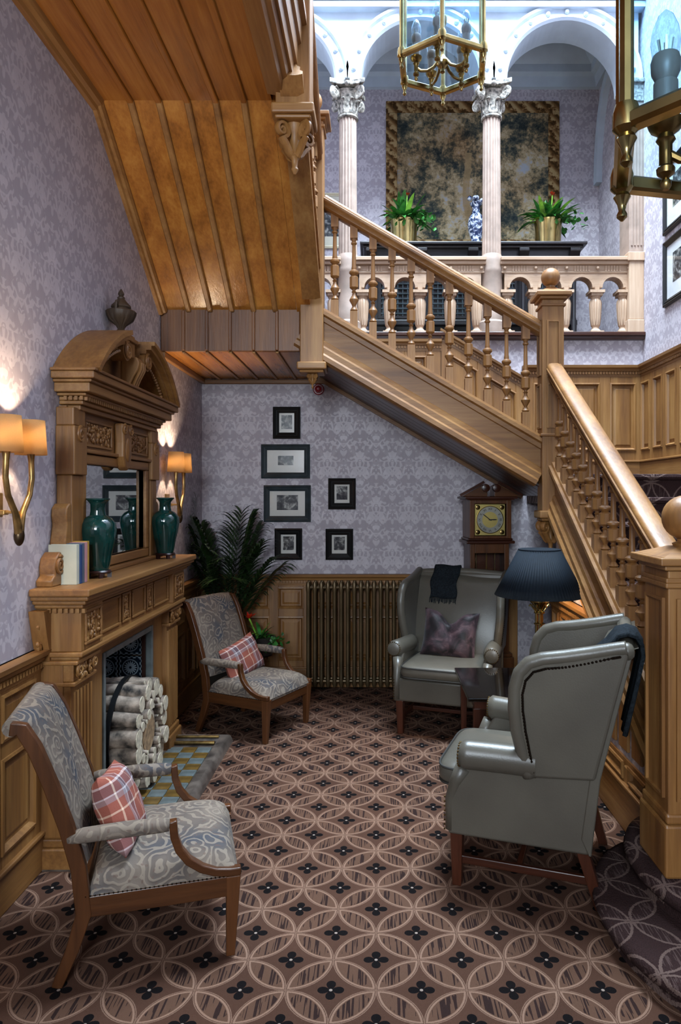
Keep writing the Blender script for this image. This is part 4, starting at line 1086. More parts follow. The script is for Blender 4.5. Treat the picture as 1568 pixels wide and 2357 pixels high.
for th, h, m, lb_, dx in ((0.030, 0.188, 'book_teal', 'pale grey-green book at the front of the row on the mantel', 0), (0.022, 0.185, 'book_blue', 'dark blue book just behind the pale front book', 0.004), (0.028, 0.19, 'book_slate', 'slate grey book in the middle of the mantel row', 0.002), (0.03, 0.192, 'book_pink', 'dusty pink book near the back of the mantel row', 0.003), (0.025, 0.196, 'book_ochre', 'ochre book at the back of the mantel row by the vase', 0.0)):
    book(-1.538, -1.405 + dx, yy, yy + th, h, m, lb_); yy += th + 0.002

# ---------------------------------------------------------------- wall lamps
def sconce(y, label):
    s = thing('wall_lamp', label, 'wall lamp', (XL, y, 1.5), group='twin wall lamps flanking the fireplace')
    obj(B().box(0.001, 0.012, -0.045, 0.045, 0.11, 0.21).box(0.012, 0.05, -0.02, 0.02, 0.12, 0.14).box(0.045, 0.10, -0.007, 0.007, 0.125, 0.137), 'wall_plate', 'sconce', s, smooth=0, bevel=0.004)
    for sg in (-1, 1):
        p = [(0.10, 0, 0.03), (0.10, sg * 0.010, 0.08), (0.10, sg * 0.03, 0.13), (0.10, sg * 0.085, 0.20), (0.10, sg * 0.105, 0.27), (0.10, sg * 0.10, 0.34), (0.10, sg * 0.098, 0.375)]
        obj(B().tube(p, [0.018, 0.017, 0.013, 0.012, 0.012, 0.012, 0.016], 10), 'stem', 'sconce', s)
        c = (0.10, sg * 0.098, 0.37)
        obj(B().lathe([(0.062, 0.0), (0.053, 0.145)], c, 32, caps=False), 'lamp_shade', 'shade_silk', s, smooth=60, solid=0.002)
        obj(B().lathe([(0.012, 0), (0.012, 0.03), (0.02, 0.05), (0.018, 0.075), (0.005, 0.095)], c, 12), 'light_bulb', 'bulb_on', s)
        l = bpy.data.lights.new('wall_lamp_light', 'POINT'); l.energy = 62.0; l.color = (1.0, 0.75, 0.49); l.shadow_soft_size = 0.02
        lo = bpy.data.objects.new('wall_lamp_light', l); COL.objects.link(lo); lo.parent = s; lo.location = (0.10, sg * 0.098, 0.445)
    obj(B().ball((0.10, 0, 0.035), 0.021, 12, 8, (1, 1, 2.0)), 'drop', 'bronze', s)
sconce(2.83, 'bronze twin-shade wall lamp on the near side of the fireplace')
sconce(5.15, 'bronze twin-shade wall lamp on the far side of the fireplace')
# ================================================================ wing chairs (front is -y)
def lerp(a, b, t): return a + (b - a) * t
def sstep(t): t = max(0, min(1, t)); return t * t * (3 - 2 * t)
def back_y(z): return 0.20 + 0.20 * (z - 0.42) / 0.67
def wing_chair(label, loc, rz):
    c = thing('wing_chair', label, 'armchair', loc, rz, group='grey leather wing chairs')
    obj(B().box(-0.325, 0.325, -0.295, 0.29, 0.235, 0.40), 'seat_base', 'leather', c, smooth=60, bevel=0.018, seg=3)
    # cushion
    def cus(u, v):
        a = 2 * PI * u; p = PI * (v - 0.5)
        e = 0.28
        def sp(x, k): return math.copysign(abs(x) ** k, x)
        return (0.287 * sp(math.cos(p), 0.35) * sp(math.cos(a), e), -0.075 + 0.295 * sp(math.cos(p), 0.35) * sp(math.sin(a), e), 0.458 + 0.062 * sp(math.sin(p), 0.7) + 0.014 * math.cos(p) * 0)
    b = B().surf(cus, 48, 16, cu=True); cu = obj(b, 'seat_cushion', 'leather', c, smooth=180)
    ring = []
    for k in range(64):
        a = 2 * PI * k / 64
        def sp(x, q): return math.copysign(abs(x) ** q, x)
        ring.append((0.287 * sp(math.cos(a), 0.28), -0.075 + 0.295 * sp(math.sin(a), 0.28)))
    for z in (0.492, 0.424):
        obj(B().tube([(p[0] * 0.985, (p[1] + 0.075) * 0.985 - 0.075, z) for p in ring + ring[:1]], 0.0055, 6), 'piping', 'piping', cu)
    for sg in (-1, 1):
        # outer side panel of the arm
        pts = [(-0.295, 0.235), (0.29, 0.235), (0.33, 0.56), (-0.20, 0.56), (-0.225, 0.52), (-0.25, 0.47), (-0.275, 0.435), (-0.297, 0.41)]
        obj(B().prism(pts, 'x', sg * 0.29, sg * 0.340), 'side_panel', 'leather', c, smooth=60, bevel=0.012, seg=3)
        # rolled arm
        def armf(u, v, sg=sg):
            a = 2 * PI * u; y = lerp(-0.235, 0.08, v); ee = 1.0
            if v < 0.06: ee = math.sqrt(max(0.0, 1 - (1 - v / 0.06) ** 2)) * 0.25 + 0.75
            fx = 0.322 + 0.028 * (1 - v) ** 2
            return (sg * fx + 0.056 * ee * math.cos(a), y, 0.582 + 0.010 * (1 - v) + 0.062 * ee * math.sin(a))
        b = B().surf(armf, 24, 18, cu=True); n0 = len(b.v)
        arm = obj(b, 'arm', 'leather', c, smooth=180)
        b = B().lathe([(0.046, 0.0), (0.050, -0.004), (0.04, -0.010), (0.012, -0.013)], seg=20, T=Matrix.Translation((sg * 0.355, -0.233, 0.592)) @ Matrix.Rotation(R(-90), 4, 'X') @ Matrix.Diagonal((1, 1, 1, 1)))
        b.v = [(p[0], 2 * -0.233 - p[1] if p[1] > -0.233 else p[1], p[2]) for p in b.v]
        obj(b, 'arm_scroll', 'leather', arm, smooth=60)
        nb_ = B()
        for k in range(22):
            a = 2 * PI * k / 22; nb_.ball((sg * 0.355 + 0.048 * math.cos(a), -0.238, 0.592 + 0.048 * math.sin(a)), 0.0045, 5, 4)
        for k in range(8): nb_.ball((sg * (0.330), -0.311, 0.25 + k * 0.02), 0.0045, 5, 4)
        obj(nb_, 'nail_trim', 'brass_old', arm)['kind'] = 'stuff'
        # arm front post curving down to the rail
        obj(B().tube([(sg * 0.315, -0.285, 0.25), (sg * 0.316, -0.285, 0.38), (sg * 0.318, -0.262, 0.46), (sg * 0.328, -0.228, 0.53)], [0.026, 0.026, 0.03, 0.035], 12), 'arm_front', 'leather', c, smooth=180)
        # wing
        ed = [(0.055, 0.53), (0.03, 0.62), (0.008, 0.72), (-0.002, 0.82), (0.0, 0.90), (0.018, 0.965), (0.055, 1.008), (0.11, 1.028), (0.20, 1.042), (0.30, 1.062), (0.40, 1.085), (0.435, 1.092)]
        wp = ed + [(0.44, 1.06), (0.38, 0.82), (0.315, 0.55)]
        def flare(x, y, z, sg=sg):
            f = sstep((z - 0.52) / 0.35); fr = sstep((0.35 - y) / 0.4)
            return (x + sg * (0.010 * f + 0.026 * f * fr), y, z)
        obj(B().prism(wp, 'x', sg * 0.318, sg * 0.364).warp(flare), 'wing', 'leather', c, smooth=60, bevel=0.013, seg=3)
        fe = [flare(sg * 0.341, p[0], p[1]) for p in ed]
        # smooth rolled edge
        fine = []
        for i in range(len(fe) - 1):
            for k in range(4): fine.append(Vector(fe[i]).lerp(Vector(fe[i + 1]), k / 4))
        fine.append(Vector(fe[-1]))
        obj(B().tube(fine, 0.030, 12), 'wing_roll', 'leather', c, smooth=180)
        nt_ = B(); inner = []
        cen = (0.22, 0.78)
        for i in range(len(ed) - 1):
            for k in range(6):
                y = lerp(ed[i][0], ed[i + 1][0], k / 6); z = lerp(ed[i][1], ed[i + 1][1], k / 6)
                d = math.hypot(cen[0] - y, cen[1] - z); y += (cen[0] - y) / d * 0.036; z += (cen[1] - z) / d * 0.036
                p = flare(sg * 0.368, y, z); nt_.ball(p, 0.006, 5, 4); inner.append((p[0] - sg * 0.004, p[1], p[2]))
        nt_.tube(inner, 0.005, 5)
        obj(nt_, 'nail_trim', 'nail', c)['kind'] = 'stuff'
    # back
    def bk(u, v):
        x = lerp(-0.325, 0.325, u); z = lerp(0.42, 1.09 + 0.015 * math.cos(PI * (u - 0.5)) - 0.03 * abs(math.sin(2 * PI * u)) * 0.4, v)
        bow = 0.05 * (1 - (2 * u - 1) ** 2) * math.sin(PI * min(1, v * 1.05)) ** 0.6
        y = back_y(z) - 0.02 - bow * 0.7 - 0.03 * math.sin(PI * v)
        if v > 0.9: y += 0.10 * ((v - 0.9) / 0.1) ** 2
        return (x, y, z)
    obj(B().surf(bk, 20, 24), 'backrest', 'leather', c, smooth=180)
    obj(B().prism([(0.26, 0.30), (0.29, 0.235), (0.30, 0.235), (0.335, 0.55), (0.462, 1.085), (0.43, 1.10), (0.40, 1.08), (0.30, 0.60)], 'x', -0.345, 0.345), 'outside_back', 'leather', c, smooth=60, bevel=0.01, seg=2)
    obj(B().tube([(lerp(-0.355, 0.355, k / 12), 0.435, 1.085 + 0.02 * math.cos(PI * (k / 12 - 0.5)) - 0.012) for k in range(13)], 0.03, 12), 'top_roll', 'leather', c, smooth=180)
    # legs
    for sg in (-1, 1):
        obj(B().taper((sg * 0.292, -0.262, 0), (0.020, 0.020), (sg * 0.296, -0.262, 0.24), (0.027, 0.027)), 'leg', 'mahog_z', c, smooth=0, bevel=0.004)
        obj(B().taper((sg * 0.288, 0.335, 0), (0.020, 0.020), (sg * 0.292, 0.262, 0.24), (0.026, 0.026)), 'leg', 'mahog_z', c, smooth=0, bevel=0.004)
        obj(B().box(sg * 0.290 - 0.010, sg * 0.290 + 0.010, -0.245, 0.30, 0.095, 0.130), 'stretcher', 'mahog_y', c, smooth=0, bevel=0.004)
    obj(B().box(-0.28, 0.28, -0.01, 0.014, 0.098, 0.126), 'stretcher', 'mahog_x', c, smooth=0, bevel=0.004)
    return c
# near: left side seen, facing left and slightly away; far: facing the viewer
WA = (0.70, 3.235); WB = (0.54, 5.12)
def place(mid, face): return math.atan2(face[0], -face[1])
wing_chair('grey leather wing chair with its side to the viewer, beside the big newel', (WA[0], WA[1], 0), place(None, (-0.945, 0.327)))
wing_chair('grey leather wing chair facing the viewer in front of the radiator', (WB[0], WB[1], 0), place(None, (-0.334, -0.943)))

# throws
def throw(label, frame_loc, rz, x0, x1, zf, zb, name='throw'):
    t = thing(name, label, 'throw', frame_loc, rz, group='dark wool throws on the wing chairs')
    path = []
    n = 10
    for k in range(n + 1): z = lerp(zf, 1.095, k / n); path.append((back_y(z) - 0.085 + 0.06 * sstep((z - 1.0) / 0.1), z))
    path += [(0.40, 1.125), (0.435, 1.135), (0.47, 1.125), (0.488, 1.095)]
    for k in range(1, 9): z = lerp(1.095, zb, k / 8); path.append((0.49 - 0.2 * (1.095 - z) + 0.012, z))
    m = len(path) - 1
    def fn(u, v):
        p = path[min(m, int(round(v * m)))]; x = lerp(x0, x1, u)
        return (x + 0.006 * math.sin(v * 17), p[0] + 0.006 * math.sin(u * 11 + v * 5), p[1] + 0.004 * math.sin(u * 7))
    cl = obj(B().surf(fn, 14, m), 'cloth', 'throw', t, smooth=180, solid=0.016)
    f = B(); y, z = path[0]
    for k in range(26):
        x = lerp(x0, x1, k / 25); f.tube([(x, y, z), (x + random.uniform(-0.006, 0.006), y - 0.004, z - random.uniform(0.025, 0.045))], 0.003, 4)
    obj(f, 'fringe', 'throw', t)['kind'] = 'stuff'
throw('dark wool throw over the back of the wing chair by the radiator', (WB[0], WB[1], 0), place(None, (-0.334, -0.943)), -0.22, -0.01, 0.90, 0.85)
throw('dark blue wool throw over the back of the wing chair by the newel', (WA[0], WA[1], 0), place(None, (-0.945, 0.327)), 0.07, 0.30, 0.93, 0.72)

# cushions
def cushion(mat, w_, h_, t_, label, cat, loc, rx, rz, chop=0.0, tilt=0.0, group=None):
    b = B()
    for side in (-1, 1):
        def fn(u, v, side=side):
            a, c = 2 * u - 1, 2 * v - 1
            pin = 1 - 0.07 * (1 - c * c) ; pin2 = 1 - 0.09 * (1 - a * a)
            x = a * w_ / 2 * (pin if True else 1); z = c * h_ / 2 * pin2
            th = t_ / 2 * ((1 - a ** 4) * (1 - c ** 4)) ** 0.55
            if chop: z -= chop * math.exp(-(a / 0.33) ** 2) * (0.5 + 0.5 * c) ** 2; th *= 1 - 0.35 * math.exp(-(a / 0.3) ** 2) * (0.5 + 0.5 * c)
            return (x, side * th + 0.003 * math.sin(a * 9 + c * 7), z)
        b.surf(fn, 22, 22)
    o = obj(b, 'cushion', mat, None, smooth=180)
    o.rotation_mode = 'QUATERNION'
    o.rotation_quaternion = (Matrix.Rotation(rz, 4, 'Z') @ Matrix.Rotation(rx, 4, 'X') @ Matrix.Rotation(tilt, 4, 'Y')).to_quaternion()
    o.location = loc
    return tag(o, label, cat, group)

# ================================================================ paisley open armchairs (front is -y)
def open_chair(label, loc, rz):
    c = thing('open_armchair', label, 'armchair', loc, rz, group='low paisley open armchairs by the fireplace')
    W2 = 0.262
    def post(t):   # back post centre line: t 0..1 from seat to scroll
        pts = [(0.258, 0.24), (0.275, 0.40), (0.315, 0.55), (0.365, 0.70), (0.415, 0.83), (0.455, 0.90), (0.492, 0.905)]
        q = t * (len(pts) - 1); i = min(len(pts) - 2, int(q)); f = q - i
        return (lerp(pts[i][0], pts[i + 1][0], f), lerp(pts[i][1], pts[i + 1][1], f))
    for sg in (-1, 1):
        # rear leg and back post
        cen = [(0.345, 0.0), (0.295, 0.12)] + [post(k / 12) for k in range(13)]
        wd = [0.018, 0.022] + [0.026 - 0.004 * k / 12 for k in range(13)]
        v = []
        L_ = []; R_ = []
        for i, p in enumerate(cen):
            a = cen[max(0, i - 1)]; b_ = cen[min(len(cen) - 1, i + 1)]; d = Vector((b_[0] - a[0], b_[1] - a[1])).normalized()
            L_.append((p[0] - d.y * wd[i], p[1] + d.x * wd[i])); R_.append((p[0] + d.y * wd[i], p[1] - d.x * wd[i]))
        obj(B().prism(L_ + R_[::-1], 'x', sg * (W2 - 0.017), sg * (W2 + 0.017)), 'back_post', 'walnut_z', c, smooth=40, bevel=0.004)
        obj(B().taper((sg * (W2 - 0.01), -0.245, 0), (0.016, 0.016), (sg * (W2 - 0.008), -0.255, 0.30), (0.026, 0.026)), 'leg', 'walnut_z', c, smooth=0, bevel=0.004)
        obj(B().box(sg * W2 - 0.014, sg * W2 + 0.014, -0.24, 0.26, 0.225, 0.30), 'seat_rail', 'walnut_y', c, smooth=0, bevel=0.004)
        # arm support: sweeps back from the front corner up to the arm
        p = [(-0.282, 0.315), (-0.24, 0.315), (-0.19, 0.322), (-0.14, 0.342), (-0.095, 0.375), (-0.062, 0.42), (-0.045, 0.47), (-0.04, 0.528)]
        fine = []
        for i in range(len(p) - 1):
            for k in range(3): fine.append((sg * (W2 + 0.004), lerp(p[i][0], p[i + 1][0], k / 3), lerp(p[i][1], p[i + 1][1], k / 3)))
        fine.append((sg * (W2 + 0.004), p[-1][0], p[-1][1]))
        obj(B().sweep([(-0.017, -0.014), (0.017, -0.014), (0.017, 0.014), (-0.017, 0.014)], fine, up=(0, 0.3, 1) if False else (0, -0.6, 0.8)), 'arm_support', 'walnut_y', c, smooth=40, bevel=0.004)
        obj(B().tube([(sg * W2, 0.31, 0.505), (sg * (W2 + 0.004), 0.26, 0.512), (sg * (W2 + 0.006), 0.12, 0.516), (sg * (W2 + 0.004), 0.0, 0.514), (sg * (W2 + 0.004), -0.028, 0.512)], [0.02, 0.026, 0.028, 0.026, 0.022], 12), 'arm_pad', 'paisley', c, smooth=180)
        nt_ = B()
        for k in range(34): nt_.ball((sg * (W2 + 0.015), -0.25 + k * 0.0152, 0.302), 0.0035, 5, 3)
        obj(nt_, 'nail_trim', 'nail', c)['kind'] = 'stuff'
    obj(B().box(-W2, W2, -0.268, -0.24, 0.225, 0.30), 'front_rail', 'walnut_x', c, smooth=0, bevel=0.004)
    obj(B().box(-W2, W2, 0.24, 0.262, 0.225, 0.30), 'rear_rail', 'walnut_x', c, smooth=0, bevel=0.004)
    def seat(u, v):
        a, d = 2 * u - 1, 2 * v - 1
        e = ((1 - abs(a) ** 5) * (1 - abs(d) ** 5)) ** 0.45
        return (a * 0.275, -0.012 + d * 0.262, 0.302 + 0.098 * e)
    obj(B().surf(seat, 24, 24).box(-0.27, 0.27, -0.27, 0.245, 0.285, 0.303), 'seat', 'paisley', c, smooth=60)
    def backf(u, v):
        a = 2 * u - 1; t = lerp(0.16, 1.0, v); y, z = post(t)
        y2, z2 = post(min(1, t + 0.02)); y1, z1 = post(max(0, t - 0.02)); d = Vector((y2 - y1, z2 - z1)).normalized()
        e = 0.034 * (1 - abs(a) ** 6) ** 0.5
        return (a * (W2 - 0.012), y - d.y * e, z + d.x * e)
    def backr(u, v):
        a = 2 * u - 1; t = lerp(0.16, 1.0, v); y, z = post(t)
        y2, z2 = post(min(1, t + 0.02)); y1, z1 = post(max(0, t - 0.02)); d = Vector((y2 - y1, z2 - z1)).normalized()
        return (a * (W2 - 0.012), y + d.y * 0.012, z - d.x * 0.012)
    b = B().surf(backf, 14, 26).surf(backr, 2, 26)
    yq, zq = post(1.0); b.tube([(-W2 + 0.012, yq, zq - 0.004), (W2 - 0.012, yq, zq - 0.004)], 0.03, 14)
    obj(b, 'backrest', 'paisley', c, smooth=70)
    return c
fa = (0.962, 0.272); fb = (0.89, -0.456)
# chair centres from the front corners of the seats
A0 = (-0.845, 2.755); A1 = (-0.86, 5.09)
open_chair('low paisley open armchair nearest the viewer with tartan cushion', (A0[0], A0[1], 0), place(None, fa))
open_chair('low paisley open armchair between fireplace and radiator', (A1[0], A1[1], 0), place(None, fb))
def chair_pt(o, face, x, y, z):
    f = Vector((face[0], face[1], 0)).normalized(); s = Vector((-f.y, f.x, 0))   # local -y = f, local +x = ?
    rz = place(None, face); p = Matrix.Rotation(rz, 4, 'Z') @ Vector((x, y, z)); return (o[0] + p.x, o[1] + p.y, z)
cushion('tartan', 0.40, 0.30, 0.13, 'pink and grey tartan cushion on the nearest paisley chair', 'cushion', chair_pt(A0, fa, -0.02, 0.16, 0.50), R(-22), place(None, fa), tilt=R(12), group='tartan cushions')
cushion('tartan', 0.42, 0.28, 0.12, 'pink and grey tartan cushion on the paisley chair by the radiator', 'cushion', chair_pt(A1, fb, 0.0, 0.15, 0.49), R(-22), place(None, fb), tilt=R(-10), group='tartan cushions')
cushion('velvet', 0.42, 0.36, 0.15, 'crushed purple velvet cushion with a dented top on the far wing chair', 'cushion', chair_pt(WB, (-0.334, -0.943), -0.01, 0.045, 0.665), R(-16), place(None, (-0.334, -0.943)), chop=0.085, tilt=R(3))

# ================================================================ table and lamp
TZ = 0.555
tb = thing('side_table', 'low dark polished table between the two wing chairs', 'table', (0.83, 4.34, 0), world=True)
obj(B().box(0.52, 1.15, 3.92, 4.62, TZ - 0.022, TZ), 'tabletop', 'gloss_top', tb, smooth=0, bevel=0.005)
obj(B().box(0.56, 1.11, 3.96, 4.58, TZ - 0.075, TZ - 0.022), 'apron', 'mahog_x', tb, smooth=0, bevel=0.003)
for x in (0.575, 1.085):
    for y in (3.975, 4.565): obj(B().taper((x, y, 0), (0.014, 0.014), (x, y, TZ - 0.07), (0.021, 0.021)), 'leg', 'mahog_z', tb, smooth=0, bevel=0.003)
lm = thing('table_lamp', 'brass table lamp with wide pleated navy shade', 'table lamp', (1.015, 4.32, TZ))
obj(B().lathe([(0.085, 0), (0.09, 0.008), (0.085, 0.02), (0.05, 0.03), (0.035, 0.045), (0.04, 0.055), (0.02, 0.065)], seg=24), 'base', 'brass', lm)
for k in range(3):
    a = 2 * PI * k / 3 + 0.5; obj(B().tube([(0.018 * math.cos(a), 0.018 * math.sin(a), 0.05), (0.018 * math.cos(a), 0.018 * math.sin(a), 0.44)], 0.010, 8), 'rod', 'brass', lm)
for z in (0.10, 0.18, 0.26, 0.34, 0.41): obj(B().lathe([(0.026, z), (0.034, z + 0.004), (0.034, z + 0.010), (0.026, z + 0.014)], seg=16), 'collar', 'brass', lm)
obj(B().lathe([(0.022, 0.43), (0.028, 0.45), (0.05, 0.475), (0.06, 0.485), (0.06, 0.492), (0.03, 0.497)], seg=20), 'cup', 'brass', lm)
b = B()
for k in range(6): a = 2 * PI * k / 6; b.tube([(0.02 * math.cos(a), 0.02 * math.sin(a), 0.42), (0.045 * math.cos(a), 0.045 * math.sin(a), 0.455), (0.058 * math.cos(a), 0.058 * math.sin(a), 0.47), (0.062 * math.cos(a), 0.062 * math.sin(a), 0.455)], 0.006, 6)
obj(b, 'cup_leaf', 'brass', lm)
obj(B().lathe([(0.015, 0.49), (0.015, 0.56), (0.02, 0.57), (0.02, 0.60)], seg=12), 'candle_tube', 'cream', lm)
obj(B().lathe([(0.015, 0.60), (0.028, 0.64), (0.03, 0.66), (0.015, 0.69), (0.004, 0.70)], seg=14), 'light_bulb', 'bulb_on', lm)
sh = obj(B().lathe([(0.273, 0.525), (0.128, 0.805)], seg=240, g=lambda a, r, z: r + 0.0025 * math.sin(a * 80), caps=False), 'lamp_shade', 'shade_navy', lm, smooth=180, solid=0.003)
obj(B().lathe([(0.129, 0.803), (0.131, 0.803), (0.131, 0.811), (0.127, 0.811)], seg=48), 'shade_rim', 'shade_navy', sh)
l = bpy.data.lights.new('table_lamp_light', 'POINT'); l.energy = 22.0; l.color = (1.0, 0.70, 0.40); l.shadow_soft_size = 0.03
lo = bpy.data.objects.new('table_lamp_light', l); COL.objects.link(lo); lo.parent = lm; lo.location = (0, 0, 0.73)

# ================================================================ longcase clock
ck = thing('longcase_clock', 'tall mahogany longcase clock with square brass dial under the stairs', 'clock', (0.93, 5.86, 0), R(6))
obj(B().box(-0.20, 0.20, -0.13, 0.13, 0.0, 0.36).box(-0.215, 0.215, -0.145, 0.135, 0, 0.08).box(-0.19, 0.19, -0.12, 0.13, 0.36, 0.39), 'base', 'walnut_z', ck, smooth=0, bevel=0.006)
b = B()
for x in (-0.165, 0.125): b.box(x, x + 0.04, -0.105, -0.085, 0.39, 1.30)
b.box(-0.125, 0.125, -0.105, -0.085, 1.22, 1.30).box(-0.125, 0.125, -0.105, -0.085, 0.39, 0.46)
door_c = obj(b, 'trunk_door', 'walnut_z', ck, smooth=0, bevel=0.004)
obj(B().box(-0.165, -0.145, -0.085, 0.12, 0.39, 1.30).box(0.145, 0.165, -0.085, 0.12, 0.39, 1.30).box(-0.165, 0.165, 0.105, 0.12, 0.39, 1.30), 'trunk', 'mahog_z', ck, smooth=0)
obj(B().box(-0.125, 0.125, -0.098, -0.094, 0.46, 1.22), 'trunk_glass', 'clearglass', door_c, smooth=0)
pd = B().box(-0.006, 0.006, 0.0, 0.006, 0.72, 1.28).lathe([(0.055, 0), (0.055, 0.008)], seg=24, T=Matrix.Translation((0, 0.0, 0.72)) @ Matrix.Rotation(R(90), 4, 'X'))
obj(pd, 'pendulum', 'brass', ck)
for x in (-0.08, 0.08): obj(B().lathe([(0.003, 1.28), (0.003, 1.0), (0.02, 0.995), (0.022, 0.86), (0.01, 0.85)], (x, 0.03, 0), 14), 'clock_weight', 'brass', ck)
obj(B().box(-0.205, 0.205, -0.145, 0.135, 1.30, 1.325).box(-0.19, 0.19, -0.13, 0.13, 1.325, 1.345), 'hood_mould', 'mahog_x', ck, smooth=0, bevel=0.008)
b = B().box(-0.175, -0.135, -0.135, -0.115, 1.345, 1.66).box(0.135, 0.175, -0.135, -0.115, 1.345, 1.66).box(-0.135, 0.135, -0.135, -0.115, 1.345, 1.365).box(-0.135, 0.135, -0.135, -0.115, 1.63, 1.66)
b.box(-0.175, -0.16, -0.115, 0.125, 1.345, 1.66).box(0.16, 0.175, -0.115, 0.125, 1.345, 1.66).box(-0.175, 0.175, 0.11, 0.125, 1.345, 1.66).box(-0.175, 0.175, -0.13, 0.125, 1.655, 1.67)
obj(b, 'hood', 'walnut_z', ck, smooth=0, bevel=0.003)
obj(B().box(-0.22, 0.22, -0.165, 0.14, 1.67, 1.69).box(-0.20, 0.20, -0.15, 0.13, 1.66, 1.67), 'hood_cornice', 'mahog_x', ck, smooth=0, bevel=0.006)
for sg in (-1, 1):
    obj(B().prism([(sg * 0.24, 1.69), (sg * 0.03, 1.69), (sg * 0.03, 1.775), (sg * 0.06, 1.79)], 'y', -0.145, 0.0), 'pediment', 'walnut_x', ck, smooth=0, bevel=0.003)
    obj(B().sweep([(-0.012, 0), (0.012, 0), (0.012, 0.02), (-0.012, 0.02)], [(sg * 0.255, -0.15, 1.69), (sg * 0.055, -0.15, 1.80)], up=(0, 0, 1)), 'pediment_mould', 'mahog_x', ck, smooth=0)
    obj(B().lathe([(0.032, -0.02), (0.034, 0), (0.032, 0.02), (0.01, 0.026)], seg=18, T=Matrix.Translation((sg * 0.045, -0.145, 1.76)) @ Matrix.Rotation(R(90), 4, 'X')), 'scroll_rosette', 'mahog_x', ck)
dl = obj(B().box(-0.126, 0.126, -0.112, -0.106, 1.37, 1.625), 'dial_plate', 'dial', ck, smooth=0)
TC = Matrix.Translation((0, -0.112, 1.4975)) @ Matrix.Rotation(R(90), 4, 'X')
obj(B().lathe([(0.112, 0), (0.112, 0.003), (0.066, 0.003), (0.066, 0)], seg=48, T=TC, caps=False), 'chapter_ring', 'silver', dl, smooth=30)
obj(B().lathe([(0.115, 0), (0.115, 0.005), (0.109, 0.005), (0.109, 0)], seg=48, T=TC, caps=False), 'bezel', 'brass', dl, smooth=30)
for k in range(4):
    a = R(45 + 90 * k); x, z = 0.106 * math.copysign(1, math.cos(a)), 0.106 * math.copysign(1, math.sin(a))
    obj(B().ball((x * 0.97, -0.113, 1.4975 + z * 0.97), 0.020, 10, 6, (1, 0.2, 1)), 'spandrel', 'brass_old', dl)
for k, s_ in enumerate(('XII', 'I', 'II', 'III', 'IIII', 'V', 'VI', 'VII', 'VIII', 'IX', 'X', 'XI')):
    tc = bpy.data.curves.new('numeral', 'FONT'); tc.body = s_; tc.size = 0.028; tc.align_x = 'CENTER'; tc.align_y = 'CENTER'; tc.extrude = 0.0006
    tc.materials.append(M['ink']); to = bpy.data.objects.new('numeral_text', tc); COL.objects.link(to)
    me = bpy.data.meshes.new_from_object(to.evaluated_get(bpy.context.evaluated_depsgraph_get())); bpy.data.objects.remove(to)
    to = bpy.data.objects.new('numeral', me); COL.objects.link(to); to.parent = dl
    a = R(90 - 30 * k); to.location = (0.089 * math.cos(a), -0.1165, 1.4975 + 0.089 * math.sin(a)); to.rotation_euler = (R(90), R(30 * k), 0)
def hand(ang, L_, w_, y):
    T = Matrix.Translation((0, y, 1.4975)) @ Matrix.Rotation(R(ang), 4, 'Y')
    obj(B().prism([(-w_, -0.012), (w_, -0.012), (w_ * 1.2, L_ * 0.7), (0, L_), (-w_ * 1.2, L_ * 0.7)], 'y', -0.001, 0.001, T), 'clock_hand', 'ink', dl, smooth=0)
hand(88, 0.062, 0.004, -0.1175); hand(-52, 0.085, 0.003, -0.119)

# ================================================================ radiator
rd = thing('radiator', 'tall bronze painted column radiator under the dado rail', 'radiator', (0.0, 6.03, 0), world=True)
b = B()
for y in (-0.045, 0.045):
    pr = [(0.012, 0.05), (0.020, 0.075), (0.021, 0.11), (0.0165, 0.14), (0.0165, 0.86), (0.021, 0.89), (0.020, 0.93), (0.012, 0.955)]
    b.lathe(pr, (0, y, 0), 10)
b.box(-0.012, 0.012, -0.045, 0.045, 0.07, 0.11).box(-0.012, 0.012, -0.045, 0.045, 0.89, 0.935)
me = proto(b, 'radiator', 50)
nsec = 19
for k in range(nsec): part('radiator_section', me, None, rd, (-0.585 + 0.0567 * k, 6.03, 0.0))
for z in (0.10, 0.905):
    for y in (5.985, 6.075):
        obj(B().tube([(-0.60, y, z), (-0.585 + 0.0567 * (nsec - 1), y, z)], 0.0125, 8), 'connecting_pipe', 'radiator', rd)
for x in (-0.585, -0.585 + 0.0567 * (nsec - 1)):
    obj(B().lathe([(0.016, 0), (0.012, 0.06)], (x, 5.985, 0.0), 8).lathe([(0.016, 0), (0.012, 0.06)], (x, 6.075, 0.0), 8), 'foot', 'radiator', rd)

